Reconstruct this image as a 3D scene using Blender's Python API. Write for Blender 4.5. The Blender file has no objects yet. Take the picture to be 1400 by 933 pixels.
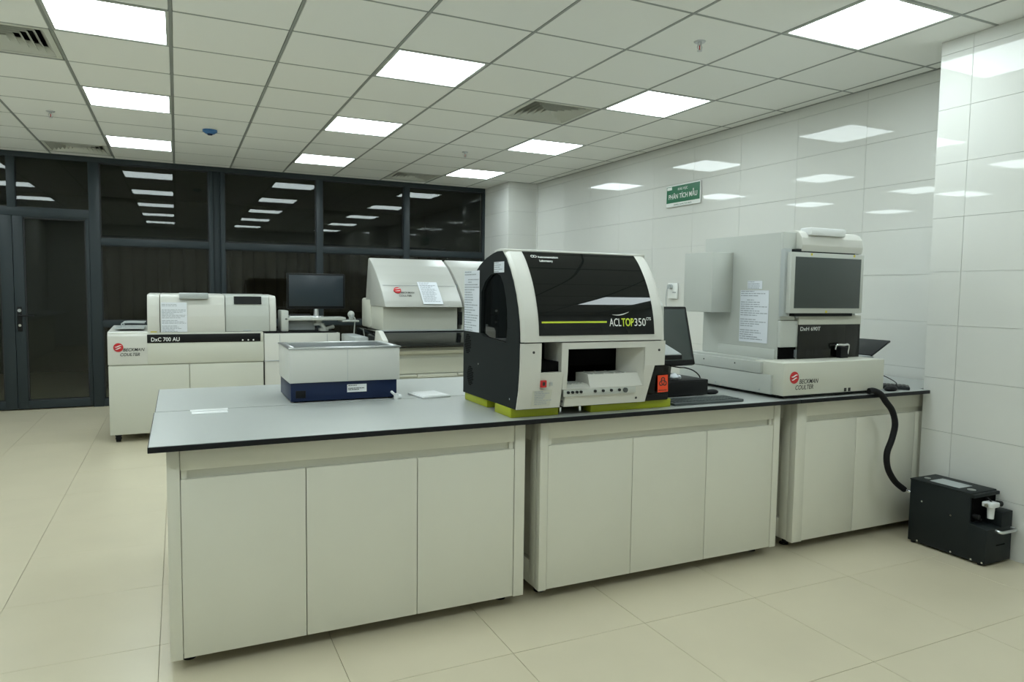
import bpy, bmesh, math, random
from mathutils import Matrix, Vector, Euler
R = math.radians
random.seed(7)
S = bpy.context.scene
COL = S.collection

# ------------------------------------------------------------------ camera
cam = bpy.data.cameras.new('camera'); cam.sensor_width = 36.0; cam.lens = 962.26 / 1400 * 36
cam.clip_start = 0.02; cam.clip_end = 60
co = bpy.data.objects.new('camera', cam); COL.objects.link(co)
yaw, pitch, roll = 0.4437, -0.0699, -0.0133
fwd = Vector((math.sin(yaw)*math.cos(pitch), math.cos(yaw)*math.cos(pitch), math.sin(pitch)))
rgt = Vector((math.cos(yaw), -math.sin(yaw), 0)); dwn = -rgt.cross(-fwd).normalized() * -1
dwn = -(rgt.cross(fwd)).normalized()
r2 = rgt*math.cos(roll) + dwn*math.sin(roll); d2 = -rgt*math.sin(roll) + dwn*math.cos(roll)
up, bk = -d2, -fwd
co.matrix_world = Matrix(((r2.x, up.x, bk.x, 0), (r2.y, up.y, bk.y, 0), (r2.z, up.z, bk.z, 1.356), (0, 0, 0, 1)))
S.camera = co

# ------------------------------------------------------------------ world, exposure
w = bpy.data.worlds.new('night'); S.world = w; w.use_nodes = True
w.node_tree.nodes['Background'].inputs[0].default_value = (0.01, 0.012, 0.015, 1)
w.node_tree.nodes['Background'].inputs[1].default_value = 0.2
S.view_settings.view_transform = 'Standard'; S.view_settings.look = 'None'
S.view_settings.gamma = 1.0; S.view_settings.use_curve_mapping = False
S.view_settings.exposure = 0.0
LIGHT_COLOUR = (0.875, 1.0, 1.02, 1); LIGHT_STRENGTH = 12.8

# ------------------------------------------------------------------ materials
def lin(h):
    v = [int(h[i:i+2], 16)/255 for i in (0, 2, 4)]
    return tuple((c/12.92 if c <= .04045 else ((c+.055)/1.055)**2.4) for c in v) + (1,)
def mat(name, col, rough=.5, metal=0, spec=.5, var=0, scale=8, bump=0, bscale=200, emit=None, alpha=None, coat=0):
    m = bpy.data.materials.new(name); m.use_nodes = True
    nt = m.node_tree; b = nt.nodes['Principled BSDF']
    c = lin(col) if isinstance(col, str) else col
    b.inputs['Base Color'].default_value = c
    b.inputs['Roughness'].default_value = rough; b.inputs['Metallic'].default_value = metal
    b.inputs['Specular IOR Level'].default_value = spec
    if coat: b.inputs['Coat Weight'].default_value = coat; b.inputs['Coat Roughness'].default_value = .03
    if var:
        g = nt.nodes.new('ShaderNodeNewGeometry')
        n = nt.nodes.new('ShaderNodeTexNoise'); n.inputs['Scale'].default_value = scale; n.inputs['Detail'].default_value = 5
        nt.links.new(g.outputs['Position'], n.inputs['Vector'])
        r = nt.nodes.new('ShaderNodeValToRGB')
        r.color_ramp.elements[0].position = .3; r.color_ramp.elements[1].position = .7
        r.color_ramp.elements[0].color = tuple(x*(1-var) for x in c[:3]) + (1,)
        r.color_ramp.elements[1].color = tuple(min(1, x*(1+var)) for x in c[:3]) + (1,)
        nt.links.new(n.outputs['Fac'], r.inputs['Fac']); nt.links.new(r.outputs['Color'], b.inputs['Base Color'])
    if bump:
        g = nt.nodes.new('ShaderNodeNewGeometry')
        n = nt.nodes.new('ShaderNodeTexNoise'); n.inputs['Scale'].default_value = bscale; n.inputs['Detail'].default_value = 3
        nt.links.new(g.outputs['Position'], n.inputs['Vector'])
        u = nt.nodes.new('ShaderNodeBump'); u.inputs['Strength'].default_value = bump; u.inputs['Distance'].default_value = .002
        nt.links.new(n.outputs['Fac'], u.inputs['Height']); nt.links.new(u.outputs['Normal'], b.inputs['Normal'])
    if emit: b.inputs['Emission Color'].default_value = emit[0]; b.inputs['Emission Strength'].default_value = emit[1]
    if alpha is not None: b.inputs['Alpha'].default_value = alpha
    return m
def glass_mat(name, tint, ior=1.5, rough=0.0):
    m = bpy.data.materials.new(name); m.use_nodes = True; nt = m.node_tree; nt.nodes.clear()
    o = nt.nodes.new('ShaderNodeOutputMaterial'); mx = nt.nodes.new('ShaderNodeMixShader')
    t = nt.nodes.new('ShaderNodeBsdfTransparent'); t.inputs[0].default_value = tint
    g = nt.nodes.new('ShaderNodeBsdfGlossy'); g.inputs['Roughness'].default_value = rough
    f = nt.nodes.new('ShaderNodeFresnel'); ge = nt.nodes.new('ShaderNodeNewGeometry')
    mm = nt.nodes.new('ShaderNodeMix'); mm.data_type = 'FLOAT'
    mm.inputs[2].default_value = ior; mm.inputs[3].default_value = 1/ior
    nt.links.new(ge.outputs['Backfacing'], mm.inputs[0]); nt.links.new(mm.outputs[0], f.inputs['IOR'])
    nt.links.new(f.outputs[0], mx.inputs[0]); nt.links.new(t.outputs[0], mx.inputs[1]); nt.links.new(g.outputs[0], mx.inputs[2])
    nt.links.new(mx.outputs[0], o.inputs[0])
    return m
M = dict(
    ceil=mat('ceiling_tile_paint', (.88, .89, .86, 1), .85, spec=.2, bump=.15, bscale=300),
    tee=mat('ceiling_tee_metal', (.30, .32, .30, 1), .5),
    slab=mat('concrete', (.4, .4, .38, 1), .9),
    floor=mat('floor_tile_beige', (.565, .51, .375, 1), .30, spec=.45, var=.025, scale=3, bump=.02, bscale=30),
    grout=mat('floor_grout', (.48, .435, .32, 1), .8),
    wall=mat('glossy_wall_tile', (.66, .665, .63, 1), .018, spec=.32, var=.012, scale=1.5),
    wgrout=mat('wall_grout', (.66, .665, .63, 1), .8),
    frame=mat('slate_grey_aluminium', (.026, .035, .039, 1), .42, spec=.25),
    gasket=mat('black_gasket', (.015, .016, .017, 1), .6),
    glass=glass_mat('window_glass', (.72, .74, .71, 1), 1.40),
    brown=mat('brown_curtain', (.05, .036, .024, 1), .85, var=.08, scale=2),
    corr=mat('corridor_wall_paint', (.13, .135, .115, 1), .7),
    cab=mat('cabinet_laminate', (.70, .69, .595, 1), .42, spec=.4, var=.01, scale=5),
    cabin=mat('cabinet_recess', (.68, .67, .575, 1), .5),
    core=mat('black_worktop_core', (.005, .006, .008, 1), .45, spec=.25),
    top=mat('grey_worktop_laminate', (.40, .42, .405, 1), .32, spec=.45, var=.01, scale=30, bump=.05, bscale=600),
    white=mat('instrument_white', (.61, .61, .565, 1), .35, spec=.45),
    hoodw=mat('instrument_hood_white', (.43, .435, .405, 1), .35, spec=.4),
    white2=mat('instrument_cool_white', (.50, .52, .485, 1), .32, spec=.45),
    beige=mat('instrument_beige', (.56, .565, .49, 1), .45),
    ltgrey=mat('light_grey_plastic', (.40, .43, .43, 1), .4),
    dgrey=mat('anthracite_panel', (.009, .012, .0125, 1), .55, spec=.16, bump=.05, bscale=900),
    black=mat('black_plastic', (.004, .0045, .005, 1), .45, spec=.25),
    void=mat('black_interior', (.002, .002, .002, 1), .9, spec=.1),
    bgloss=mat('glossy_black_acrylic', (.005, .006, .006, 1), .02, spec=.38),
    screen=mat('screen_glass_dark', (.016, .026, .036, 1), .3, spec=.5),
    screen2=mat('screen_glass_grey', (.045, .057, .054, 1), .18, spec=.5),
    blue=mat('navy_blue_enamel', (.006, .016, .055, 1), .4, spec=.3),
    steel=mat('brushed_steel', (.62, .64, .65, 1), .28, metal=1),
    chrome=mat('chrome', (.75, .76, .76, 1), .1, metal=1),
    lime=mat('lime_yellow_plastic', (.34, .38, .006, 1), .45),
    limep=mat('lime_print', (.62, .75, .05, 1), .5),
    red=mat('red_print', (.50, .015, .02, 1), .4),
    orange=mat('orange_red_label', (.85, .07, .015, 1), .5),
    wprint=mat('white_print', (.80, .82, .80, 1), .5),
    kprint=mat('black_print', (.02, .02, .02, 1), .6),
    gprint=mat('grey_print', (.36, .39, .42, 1), .7),
    paper=mat('white_paper', (.72, .75, .80, 1), .7, spec=.2),
    rprint=mat('pale_red_print', (.6, .25, .22, 1), .7),
    green=mat('green_sign_print', (.004, .13, .055, 1), .3),
    pump=mat('charcoal_pump_enamel', (.012, .016, .017, 1), .5, spec=.22, bump=.15, bscale=500),
    rubber=mat('black_rubber', (.005, .005, .006, 1), .6, spec=.25),
    smoke=glass_mat('smoked_acrylic', (.30, .30, .28, 1), 1.49),
    smoke2=glass_mat('clear_plastic_film', (.99, .99, .99, 1), 1.3, .08),
    bowl=mat('filter_bowl_plastic', (.72, .74, .74, 1), .15),
    bluep=mat('pale_blue_plastic', (.04, .16, .38, 1), .35),
    yel=mat('yellow_tape', (.6, .5, .03, 1), .6),
    kb=mat('keyboard_grey', (.055, .068, .068, 1), .45),
    kb2=mat('keyboard_dark', (.013, .016, .018, 1), .45, spec=.3),
    emit=mat('lit_diffuser', (.9, .9, .9, 1), .6, emit=(LIGHT_COLOUR, LIGHT_STRENGTH)),
    strip=mat('pale_plastic', (.78, .80, .80, 1), .3),
    dirt=mat('diffuser_vent_paint', (.62, .63, .57, 1), .6),
)

# ------------------------------------------------------------------ mesh builder (world coordinates)
class MB:
    def __init__(s): s.b = bmesh.new(); s.mx = None
    def _add(s, t, bev=0, seg=2, sm=False):
        if bev:
            bmesh.ops.bevel(t, geom=list(t.edges), offset=bev, segments=seg, profile=.5, affect='EDGES', clamp_overlap=True)
        if sm:
            for f in t.faces: f.smooth = True
        me = bpy.data.meshes.new('tmp'); t.to_mesh(me); t.free(); s.b.from_mesh(me); bpy.data.meshes.remove(me); return s
    def box(s, x0, x1, y0, y1, z0, z1, bev=0, seg=2, rot=None):
        t = bmesh.new(); bmesh.ops.create_cube(t, size=1)
        c = Vector(((x0+x1)/2, (y0+y1)/2, (z0+z1)/2))
        bmesh.ops.scale(t, vec=(abs(x1-x0), abs(y1-y0), abs(z1-z0)), verts=t.verts)
        if bev: bmesh.ops.bevel(t, geom=list(t.edges), offset=bev, segments=seg, profile=.5, affect='EDGES', clamp_overlap=True); bev = 0
        if rot: bmesh.ops.rotate(t, cent=(0, 0, 0), matrix=Euler(rot).to_matrix(), verts=t.verts)
        bmesh.ops.translate(t, vec=c, verts=t.verts)
        return s._add(t)
    def prism(s, pts, axis, a, b, bev=0, sm=False):
        """pts 2D polygon; axis 'x': (y,z), 'y': (x,z), 'z': (x,y); extruded a..b"""
        f = {'x': lambda p, v: (v, p[0], p[1]), 'y': lambda p, v: (p[0], v, p[1]), 'z': lambda p, v: (p[0], p[1], v)}[axis]
        t = bmesh.new(); n = len(pts)
        A = [t.verts.new(f(p, a)) for p in pts]; B = [t.verts.new(f(p, b)) for p in pts]
        t.faces.new(A); t.faces.new(B[::-1])
        for i in range(n): t.faces.new((A[i], B[i], B[(i+1) % n], A[(i+1) % n]))
        bmesh.ops.recalc_face_normals(t, faces=t.faces)
        return s._add(t, bev, 2, sm)
    def cyl(s, p0, p1, r, r1=None, seg=20, sm=True, bev=0):
        p0, p1 = Vector(p0), Vector(p1); d = p1-p0; t = bmesh.new()
        bmesh.ops.create_cone(t, cap_ends=True, segments=seg, radius1=r, radius2=r if r1 is None else r1, depth=d.length)
        bmesh.ops.rotate(t, cent=(0, 0, 0), matrix=d.to_track_quat('Z', 'Y').to_matrix(), verts=t.verts)
        bmesh.ops.translate(t, vec=(p0+p1)/2, verts=t.verts)
        for f in t.faces: f.smooth = sm and len(f.verts) == 4
        return s._add(t)
    def sph(s, c, r, sc=(1, 1, 1), seg=16):
        t = bmesh.new(); bmesh.ops.create_uvsphere(t, u_segments=seg, v_segments=seg//2, radius=r)
        bmesh.ops.scale(t, vec=sc, verts=t.verts); bmesh.ops.translate(t, vec=c, verts=t.verts)
        return s._add(t, sm=True)
    def tube(s, pts, r, seg=10, sub=6):
        P = [Vector(p) for p in pts]; Q = []
        for i in range(len(P)-1):
            a, b, c, d = P[max(i-1, 0)], P[i], P[i+1], P[min(i+2, len(P)-1)]
            for k in range(sub):
                u = k/sub
                Q.append(.5*((2*b)+(c-a)*u+(2*a-5*b+4*c-d)*u*u+(3*b-a-3*c+d)*u**3))
        Q.append(P[-1]); t = bmesh.new(); rings = []
        for i, q in enumerate(Q):
            d = (Q[min(i+1, len(Q)-1)]-Q[max(i-1, 0)]).normalized()
            e = d.cross(Vector((.13, .97, .21))).normalized(); g = d.cross(e)
            rings.append([t.verts.new(q+r*(math.cos(2*math.pi*k/seg)*e+math.sin(2*math.pi*k/seg)*g)) for k in range(seg)])
        for i in range(len(rings)-1):
            for k in range(seg): t.faces.new((rings[i][k], rings[i][(k+1) % seg], rings[i+1][(k+1) % seg], rings[i+1][k]))
        t.faces.new(rings[0]); t.faces.new(rings[-1][::-1]); bmesh.ops.recalc_face_normals(t, faces=t.faces)
        return s._add(t, sm=True)
    def sheet(s, grid, th):
        """grid[i][j] of points, thickened along the local normal"""
        t = bmesh.new(); V = [[t.verts.new(p) for p in row] for row in grid]
        for i in range(len(V)-1):
            for j in range(len(V[0])-1): t.faces.new((V[i][j], V[i+1][j], V[i+1][j+1], V[i][j+1]))
        t.normal_update()
        bmesh.ops.solidify(t, geom=list(t.faces), thickness=th)
        return s._add(t)
    def hexa(s, v8, bev=0):
        """v8: bottom 4 then top 4 corner points"""
        t = bmesh.new(); V = [t.verts.new(p) for p in v8]
        for f in ((0, 1, 2, 3), (7, 6, 5, 4), (0, 4, 5, 1), (1, 5, 6, 2), (2, 6, 7, 3), (3, 7, 4, 0)): t.faces.new([V[i] for i in f])
        bmesh.ops.recalc_face_normals(t, faces=t.faces)
        return s._add(t, bev)
    def rot(s, cent, eul):
        bmesh.ops.rotate(s.b, cent=cent, matrix=Euler(eul).to_matrix(), verts=s.b.verts); return s
    def build(s, name, m, parent=None, label=None, kind=None, smooth_angle=True):
        me = bpy.data.meshes.new(name)
        if parent is not None: bmesh.ops.translate(s.b, vec=-origin(parent), verts=s.b.verts)
        s.b.to_mesh(me); s.b.free(); me.materials.append(M[m])
        me.set_sharp_from_angle(angle=R(32))
        o = bpy.data.objects.new(name, me); COL.objects.link(o); o.parent = parent
        if label: o['label'] = label
        if kind: o['kind'] = kind
        return o
def origin(o):
    v = Vector((0, 0, 0))
    while o is not None: v += o.location; o = o.parent
    return v
def thing(name, loc, label, cat, group=None):
    o = bpy.data.objects.new(name, None); o.empty_display_size = .05; COL.objects.link(o)
    o.location = loc; o['label'] = label; o['category'] = cat
    if group: o['group'] = group
    return o
def tag(o, label, cat, group=None):
    o['label'] = label; o['category'] = cat
    if group: o['group'] = group
    return o
def struct(o): o['kind'] = 'structure'; return o
def copy_thing(root, loc, label=None, group=None):
    r = root.copy(); COL.objects.link(r); r.location = loc
    if label: r['label'] = label
    if group: r['group'] = group
    for ch in list(root.children):
        c = ch.copy(); COL.objects.link(c); c.parent = r
        for g in list(ch.children):
            d = g.copy(); COL.objects.link(d); d.parent = c
    return r
FACE = {'-y': Matrix(((1, 0, 0), (0, 0, -1), (0, 1, 0))),     # faces the viewer side (-Y), reads along +X
        '-x': Matrix(((0, 0, -1), (-1, 0, 0), (0, 1, 0))),    # faces -X, reads along -Y
        '+z': Matrix(((1, 0, 0), (0, 1, 0), (0, 0, 1)))}
def text(s, name, m, parent, pos, height, face='-y', width=None, align='LEFT', shear=0, bold=0, extrude=.0004, tilt=0, label=None):
    c = bpy.data.curves.new('t', 'FONT'); c.body = s; c.size = 1; c.align_x = 'LEFT'; c.shear = shear; c.offset = bold; c.resolution_u = 3
    o = bpy.data.objects.new('t', c); COL.objects.link(o)
    bpy.context.view_layer.update()
    me = bpy.data.meshes.new_from_object(o.evaluated_get(bpy.context.evaluated_depsgraph_get()))
    bpy.data.objects.remove(o)
    t = bmesh.new(); t.from_mesh(me); bpy.data.meshes.remove(me)
    xs = [v.co.x for v in t.verts]; x0, x1 = min(xs), max(xs)
    k = height/.73; kx = k if width is None else width/(x1-x0)
    for v in t.verts: v.co = Vector(((v.co.x-x0)*kx - (width or (x1-x0)*k)*(.5 if align == 'CENTER' else 0), v.co.y*k, 0))
    r = bmesh.ops.extrude_face_region(t, geom=list(t.faces))
    bmesh.ops.translate(t, vec=(0, 0, extrude), verts=[e for e in r['geom'] if isinstance(e, bmesh.types.BMVert)])
    if tilt: bmesh.ops.rotate(t, cent=(0, 0, 0), matrix=Euler((tilt, 0, 0)).to_matrix(), verts=t.verts)
    bmesh.ops.rotate(t, cent=(0, 0, 0), matrix=FACE[face], verts=t.verts)
    bmesh.ops.translate(t, vec=pos, verts=t.verts)
    b = MB(); b.b.free(); b.b = t
    return b.build(name, m, parent, label)
def lines(parent, face, pos, wid, hei, n, m='gprint', seed=0, fill=.5, name='printed_text', tilt=0, header=True):
    """rows of small printed words as one thin relief on a sheet; pos = top-left corner"""
    rd = random.Random(seed); b = MB(); mt = FACE[face]; pos = Vector(pos); step = hei/n
    for i in range(n):
        y = -(i+.5)*step; x = wid*.03
        if i in (3, 4) and n > 14: x = wid*.25
        end = wid*(rd.uniform(.55, .97)) if i % 4 else wid*.5
        if rd.random() < .12: continue
        while x < end:
            l = min(rd.uniform(.05, .18)*wid, end-x); h = step*fill/2
            q = [Vector((x, y-h, .0008)), Vector((x+l, y-h, .0008)), Vector((x+l, y+h, .0008)), Vector((x, y+h, .0008))]
            vs = [b.b.verts.new(pos+mt@v) for v in q]; b.b.faces.new(vs); x += l+wid*.02
    return b.build(name, m, parent, kind='stuff')
_tc = {}
def tile(parent, name, m, cx, cy, cz, sx, sy, sz, bev=.0008, tilt=0, ax=None):
    key = (name, round(sx, 3), round(sy, 3), round(sz, 3))
    if key not in _tc:
        b = MB(); b.box(-sx/2, sx/2, -sy/2, sy/2, -sz/2, sz/2, bev, 1)
        me = bpy.data.meshes.new(name); b.b.to_mesh(me); b.b.free(); me.materials.append(M[m]); _tc[key] = me
    o = bpy.data.objects.new(name, _tc[key]); COL.objects.link(o); o.parent = parent
    o.location = (cx, cy, cz)
    if tilt: o.rotation_euler = [0 if i == ax else random.gauss(0, tilt) for i in range(3)]
    return o

# ------------------------------------------------------------------ dimensions of the room
HC = 2.775; XR = 4.31; XL = -2.62; YF = -0.45; YB = 9.10
GX = -.008; GY = 3.536
# floor: base slab + tiles
floor = struct(MB().box(XL-.2, XR+.2, YF-.2, 13.2, -.15, -.008).build('floor', 'grout'))
fx = [-.684-.6*k for k in range(4, 0, -1)] + [-.684+.6*k for k in range(0, 10)]
fy = [-.1+.6*k for k in range(-1, 16)]
fx0 = [XL] + [x for x in fx if XL+.02 < x < XR] + [XR]; fy0 = [YF] + [y for y in fy if YF+.02 < y < 9.3] + [9.3]
for i in range(len(fx0)-1):
    for j in range(len(fy0)-1):
        a, b, c, d = fx0[i], fx0[i+1], fy0[j], fy0[j+1]
        tile(floor, 'floor_tile', 'floor', (a+b)/2, (c+d)/2, -.005, b-a-.0016, d-c-.0016, .01, tilt=.0006, ax=2)
MB().box(XL-.2, XR+.2, 9.31, 13.2, -.01, 0).build('corridor_floor', 'floor', floor)

# ceiling: slab, tee grid, tiles
vents = [(-2, 2), (-2, 8), (4, 2), (4, 8)]
light_cols = (-4, -1, 2, 5); light_rows = (-5, -2, 1, 4, 7)
cells_used = set(vents) | {(c, r) for c in light_cols for r in light_rows}
ceil = struct(MB().box(XL-.2, XR+.2, YF-.2, 13.2, HC+.12, HC+.25).build('ceiling', 'slab'))
TB = HC                                                           # visible face of the tees
for k in range(-4, 8):
    x = GX+.6*k; MB().box(x-.0075, x+.0075, YF, YB, TB, TB+.03).box(x-.012, x+.012, YF, YB, TB+.0135, TB+.018).build('main_tee', 'tee', ceil)
for k in range(-6, 10):
    y = GY+.6*k; MB().box(XL, XR, y-.008, y+.008, TB+.001, TB+.028).build('cross_tee', 'tee', ceil)
cx = [XL] + [GX+.6*k for k in range(-4, 8)] + [XR]; cy = [YF] + [GY+.6*k for k in range(-6, 10)] + [YB]
for i in range(len(cx)-1):
    for j in range(len(cy)-1):
        a, b, c, d = cx[i], cx[i+1], cy[j], cy[j+1]
        ci, rj = round((a-GX)/.6), round((c-GY)/.6)
        if b-a > .5 and d-c > .5 and (ci, rj) in cells_used: continue
        if b-a < .03 or d-c < .03: continue
        tile(ceil, 'ceiling_tile', 'ceil', (a+b)/2, (c+d)/2, TB+.0065, b-a-.020, d-c-.018, .012, bev=.002, tilt=.0008, ax=2)
MB().box(XR-.02, XR, YF, YB, TB-.002, TB+.02).build('edge_angle', 'tee', ceil)
MB().box(XL-.2, XR+.2, 9.2, 13.2, HC, HC+.1).build('corridor_ceiling', 'corr', ceil)

# wall tiles helper: 0.6 x 0.3 m porcelain
ZR = [0, .3, .6, .9, 1.2, 1.5, 1.8, 2.1, 2.4, 2.7, HC]
def tiled(parent, axis, plane, u0, u1, ref, inward, tilt=.0012):
    us = [u0] + [ref+.6*k for k in range(-20, 30) if u0+.02 < ref+.6*k < u1-.02] + [u1]
    for i in range(len(us)-1):
        for j in range(len(ZR)-1):
            su, sz = us[i+1]-us[i]-.0016, ZR[j+1]-ZR[j]-.0016
            cu, cz = (us[i]+us[i+1])/2, (ZR[j]+ZR[j+1])/2
            if axis == 'x': tile(parent, 'wall_tile', 'wall', plane+inward*.0045, cu, cz, .009, su, sz, bev=.0005, tilt=tilt, ax=0)
            else: tile(parent, 'wall_tile', 'wall', cu, plane+inward*.0045, cz, su, .009, sz, tilt=tilt, ax=1)
wr = struct(MB().box(XR+.01, XR+.2, YF, YB+.2, 0, HC+.1).build('wall_right', 'wgrout'))
tiled(wr, 'x', XR+.009, 2.63, 8.34, 3.42, -1)
# near pillar (projects into the room) and far corner pillar
PX = 3.885
wp = struct(MB().box(PX+.01, XR+.01, YF, 2.62, 0, HC+.1).build('wall_right_pillar', 'wgrout'))
tiled(wp, 'x', PX+.009, YF, 2.628, 2.45, -1)
for j in range(len(ZR)-1):
    tile(wp, 'wall_tile', 'wall', (PX+XR)/2, 2.6235, (ZR[j]+ZR[j+1])/2, XR-PX-.003, .009, ZR[j+1]-ZR[j]-.002)
wc = struct(MB().box(PX+.01, XR+.01, 8.35, YB+.2, 0, HC+.1).build('wall_corner_pillar', 'wgrout'))
tiled(wc, 'x', PX+.009, 8.342, YB+.02, 8.9, -1)
for j in range(len(ZR)-1):
    tile(wc, 'wall_tile', 'wall', (PX+XR)/2, 8.3455, (ZR[j]+ZR[j+1])/2, XR-PX-.003, .009, ZR[j+1]-ZR[j]-.002, tilt=.001, ax=1)
struct(MB().box(XR-.012, XR, 8.327, 8.341, 0, HC, .001).build('trim_1', 'wgrout'))
wl = struct(MB().box(XL-.2, XL-.01, YF, YB+.2, 0, HC+.1).build('wall_left', 'wgrout'))
tiled(wl, 'x', XL-.009, YF, YB, 3.42, 1)
wf = struct(MB().box(XL-.2, XR+.2, YF-.2, YF-.01, 0, HC+.1).build('wall_front', 'wgrout'))
tiled(wf, 'y', YF-.009, XL, XR, .6, 1)

# ------------------------------------------------------------------ glazed partition (aluminium), dark corridor behind it
wb = struct(MB().box(XL, PX, YB, YB+.09, 2.72, HC+.02, .002).build('wall_back', 'frame'))
def post(x0, x1, z0=0, z1=2.725, nm='mullion'): return MB().box(x0, x1, YB, YB+.09, z0, z1, .003).build(nm, 'frame', wb)
def rail(x0, x1, z0, z1): return MB().box(x0, x1, YB+.005, YB+.085, z0, z1, .003).build('transom', 'frame', wb)
post(.350, .395); post(.480, .525)
MB().box(.395, .480, YB+.035, YB+.08, 0, 2.725, .001).build('recessed_mullion', 'frame', wb)
post(1.59, 1.668); post(2.72, 2.80); post(3.855, 3.888); post(-.87, -.765); post(-2.40, -2.30); post(XL, -2.52)
post(-1.617, -1.54, 2.185)
bays = [(-.765, .350), (.525, 1.59), (1.668, 2.72), (2.80, 3.855)]
for n, (a, b) in enumerate(bays):
    rail(a, b, 1.815, 1.892); rail(a, b, .900, .970); rail(a, b, 0, .085)
    wn = struct(MB().box(a, b, YB+.03, YB+.06, 1.892, 1.905).build('window_%d' % (n+1), 'gasket'))
    for k, (z0, z1) in enumerate(((1.892, 2.72), (.970, 1.815), (.085, .900))):
        MB().box(a-.004, b+.004, YB+.041, YB+.049, z0-.004, z1+.004).build('pane', 'glass', wn)
        g = MB()
        g.box(a, a+.012, YB+.032, YB+.058, z0, z1).box(b-.012, b, YB+.032, YB+.058, z0, z1)
        g.box(a, b, YB+.032, YB+.058, z0, z0+.012).box(a, b, YB+.032, YB+.058, z1-.012, z1)
        g.build('glazing_gasket', 'gasket', wn)
MB().box(-2.30, -.87, YB+.005, YB+.085, 2.10, 2.19, .003).build('transom', 'frame', wb)
for n, (a, b) in enumerate(((-2.30, -1.617), (-1.54, -.87))):
    wn = struct(MB().box(a, b, YB+.032, YB+.058, 2.19, 2.20).build('window_%d' % (5+n), 'gasket'))
    MB().box(a-.004, b+.004, YB+.041, YB+.049, 2.187, 2.724).build('pane', 'glass', wn)
def door(n, x0, x1, g0, g1, handle):
    d = struct(MB().box(x0, g0, YB+.012, YB+.07, .012, 2.13, .004).box(g1, x1, YB+.012, YB+.07, .012, 2.13, .004)
               .box(g0-.002, g1+.002, YB+.012, YB+.07, .012, .10, .004).box(g0-.002, g1+.002, YB+.012, YB+.07, 2.085, 2.13, .004).build('door_%d' % n, 'frame'))
    MB().box(g0-.004, g1+.004, YB+.037, YB+.045, .096, 2.089).build('pane', 'glass', d)
    g = MB(); g.box(g0, g0+.014, YB+.026, YB+.056, .10, 2.085).box(g1-.014, g1, YB+.026, YB+.056, .10, 2.085)
    g.box(g0, g1, YB+.026, YB+.056, .10, .114).box(g0, g1, YB+.026, YB+.056, 2.071, 2.085); g.build('glazing_gasket', 'gasket', d)
    if handle:
        h = MB().box(-1.558, -1.515, YB, YB+.013, .86, 1.125, .004).build('door_handle', 'black', d)
        MB().cyl((-1.537, YB+.01, 1.03), (-1.537, YB-.045, 1.03), .010).cyl((-1.545, YB-.045, 1.03), (-1.40, YB-.045, 1.03), .009).build('lever', 'black', h)
        MB().cyl((-1.537, YB+.005, 1.085), (-1.537, YB-.006, 1.085), .017).build('escutcheon', 'steel', h)
        MB().cyl((-1.537, YB+.005, .925), (-1.537, YB-.006, .925), .014).build('key_cylinder', 'chrome', h)
door(1, -1.578, -.872, -1.485, -.906, True)
door(2, -2.298, -1.582, -2.235, -1.690, False)
cw = struct(MB().box(XL-.2, XR+.2, 13.0, 13.2, 0, HC).build('wall_corridor', 'corr'))
struct(MB().box(XL-.2, XL, YB+.2, 13.2, 0, HC).build('wall_corridor_left', 'corr'))
struct(MB().box(XR, XR+.2, YB+.2, 13.2, 0, HC).build('wall_corridor_right', 'corr'))
cb = MB()
k = -.9
while k < 3.8:
    cb.cyl((k, 10.6, .05), (k, 10.6, 1.98), .10, seg=12); k += .15
t = thing('curtain', (1.4, 10.6, 0), 'dark brown curtain on a rail in the unlit room behind the glass partition', 'curtain')
cb.build('curtain_cloth', 'brown', t)
MB().box(-.95, 3.85, 10.57, 10.63, 1.98, 2.02).box(-.97, -.93, 10.58, 10.62, 0, 1.98).box(3.83, 3.87, 10.58, 10.62, 0, 1.98).build('curtain_rail', 'frame', t)

# ------------------------------------------------------------------ ceiling lights, vents, detectors
def make_light():
    t = thing('light_panel', (0, 0, 0), '', 'light')
    f = MB(); a, b = .292, .275
    f.box(-a, a, -a, -b, TB-.001, TB+.014, .001).box(-a, a, b, a, TB-.001, TB+.014, .001).box(-a, -b, -b, b, TB-.001, TB+.014, .001).box(b, a, -b, b, TB-.001, TB+.014, .001)
    f.box(-a, a, -a, a, TB+.0125, TB+.05)  # unseen solid backing, added to keep diffuser light out of the ceiling void
    f.build('frame', 'white2', t)
    MB().box(-b, b, -b, b, TB+.003, TB+.009).build('diffuser', 'emit', t)
    return t
pl = make_light(); first = True
names = {(-1, 1): 'square light panel at top left of the ceiling, nearest of the left row', (-1, 4): 'square light panel, middle of the three in the left ceiling row',
         (-1, 7): 'square light panel of the left ceiling row, closest to the glass partition', (2, 1): 'square light panel, nearest of the three in the middle ceiling row',
         (2, 4): 'square light panel, middle of the three in the middle ceiling row', (2, 7): 'square light panel of the middle ceiling row, closest to the partition',
         (5, -2): 'largest square light panel, at top right beside the near tiled pillar', (5, 1): 'square light panel over the large black and white analyzer, second in the right row',
         (5, 4): 'square light panel beyond the black-slotted air vent, third in the right row', (5, 7): 'square light panel beside the far corner pillar, last in the right row'}
for c in light_cols:
    for r in light_rows:
        loc = (GX+.6*c+.3, GY+.6*r+.3, 0)
        o = pl if first else copy_thing(pl, loc)
        o.location = loc; first = False
        o['label'] = names.get((c, r), 'lit square ceiling panel seen only as a reflection in glass and tiles')
        o['group'] = 'square ceiling light panels'
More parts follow.
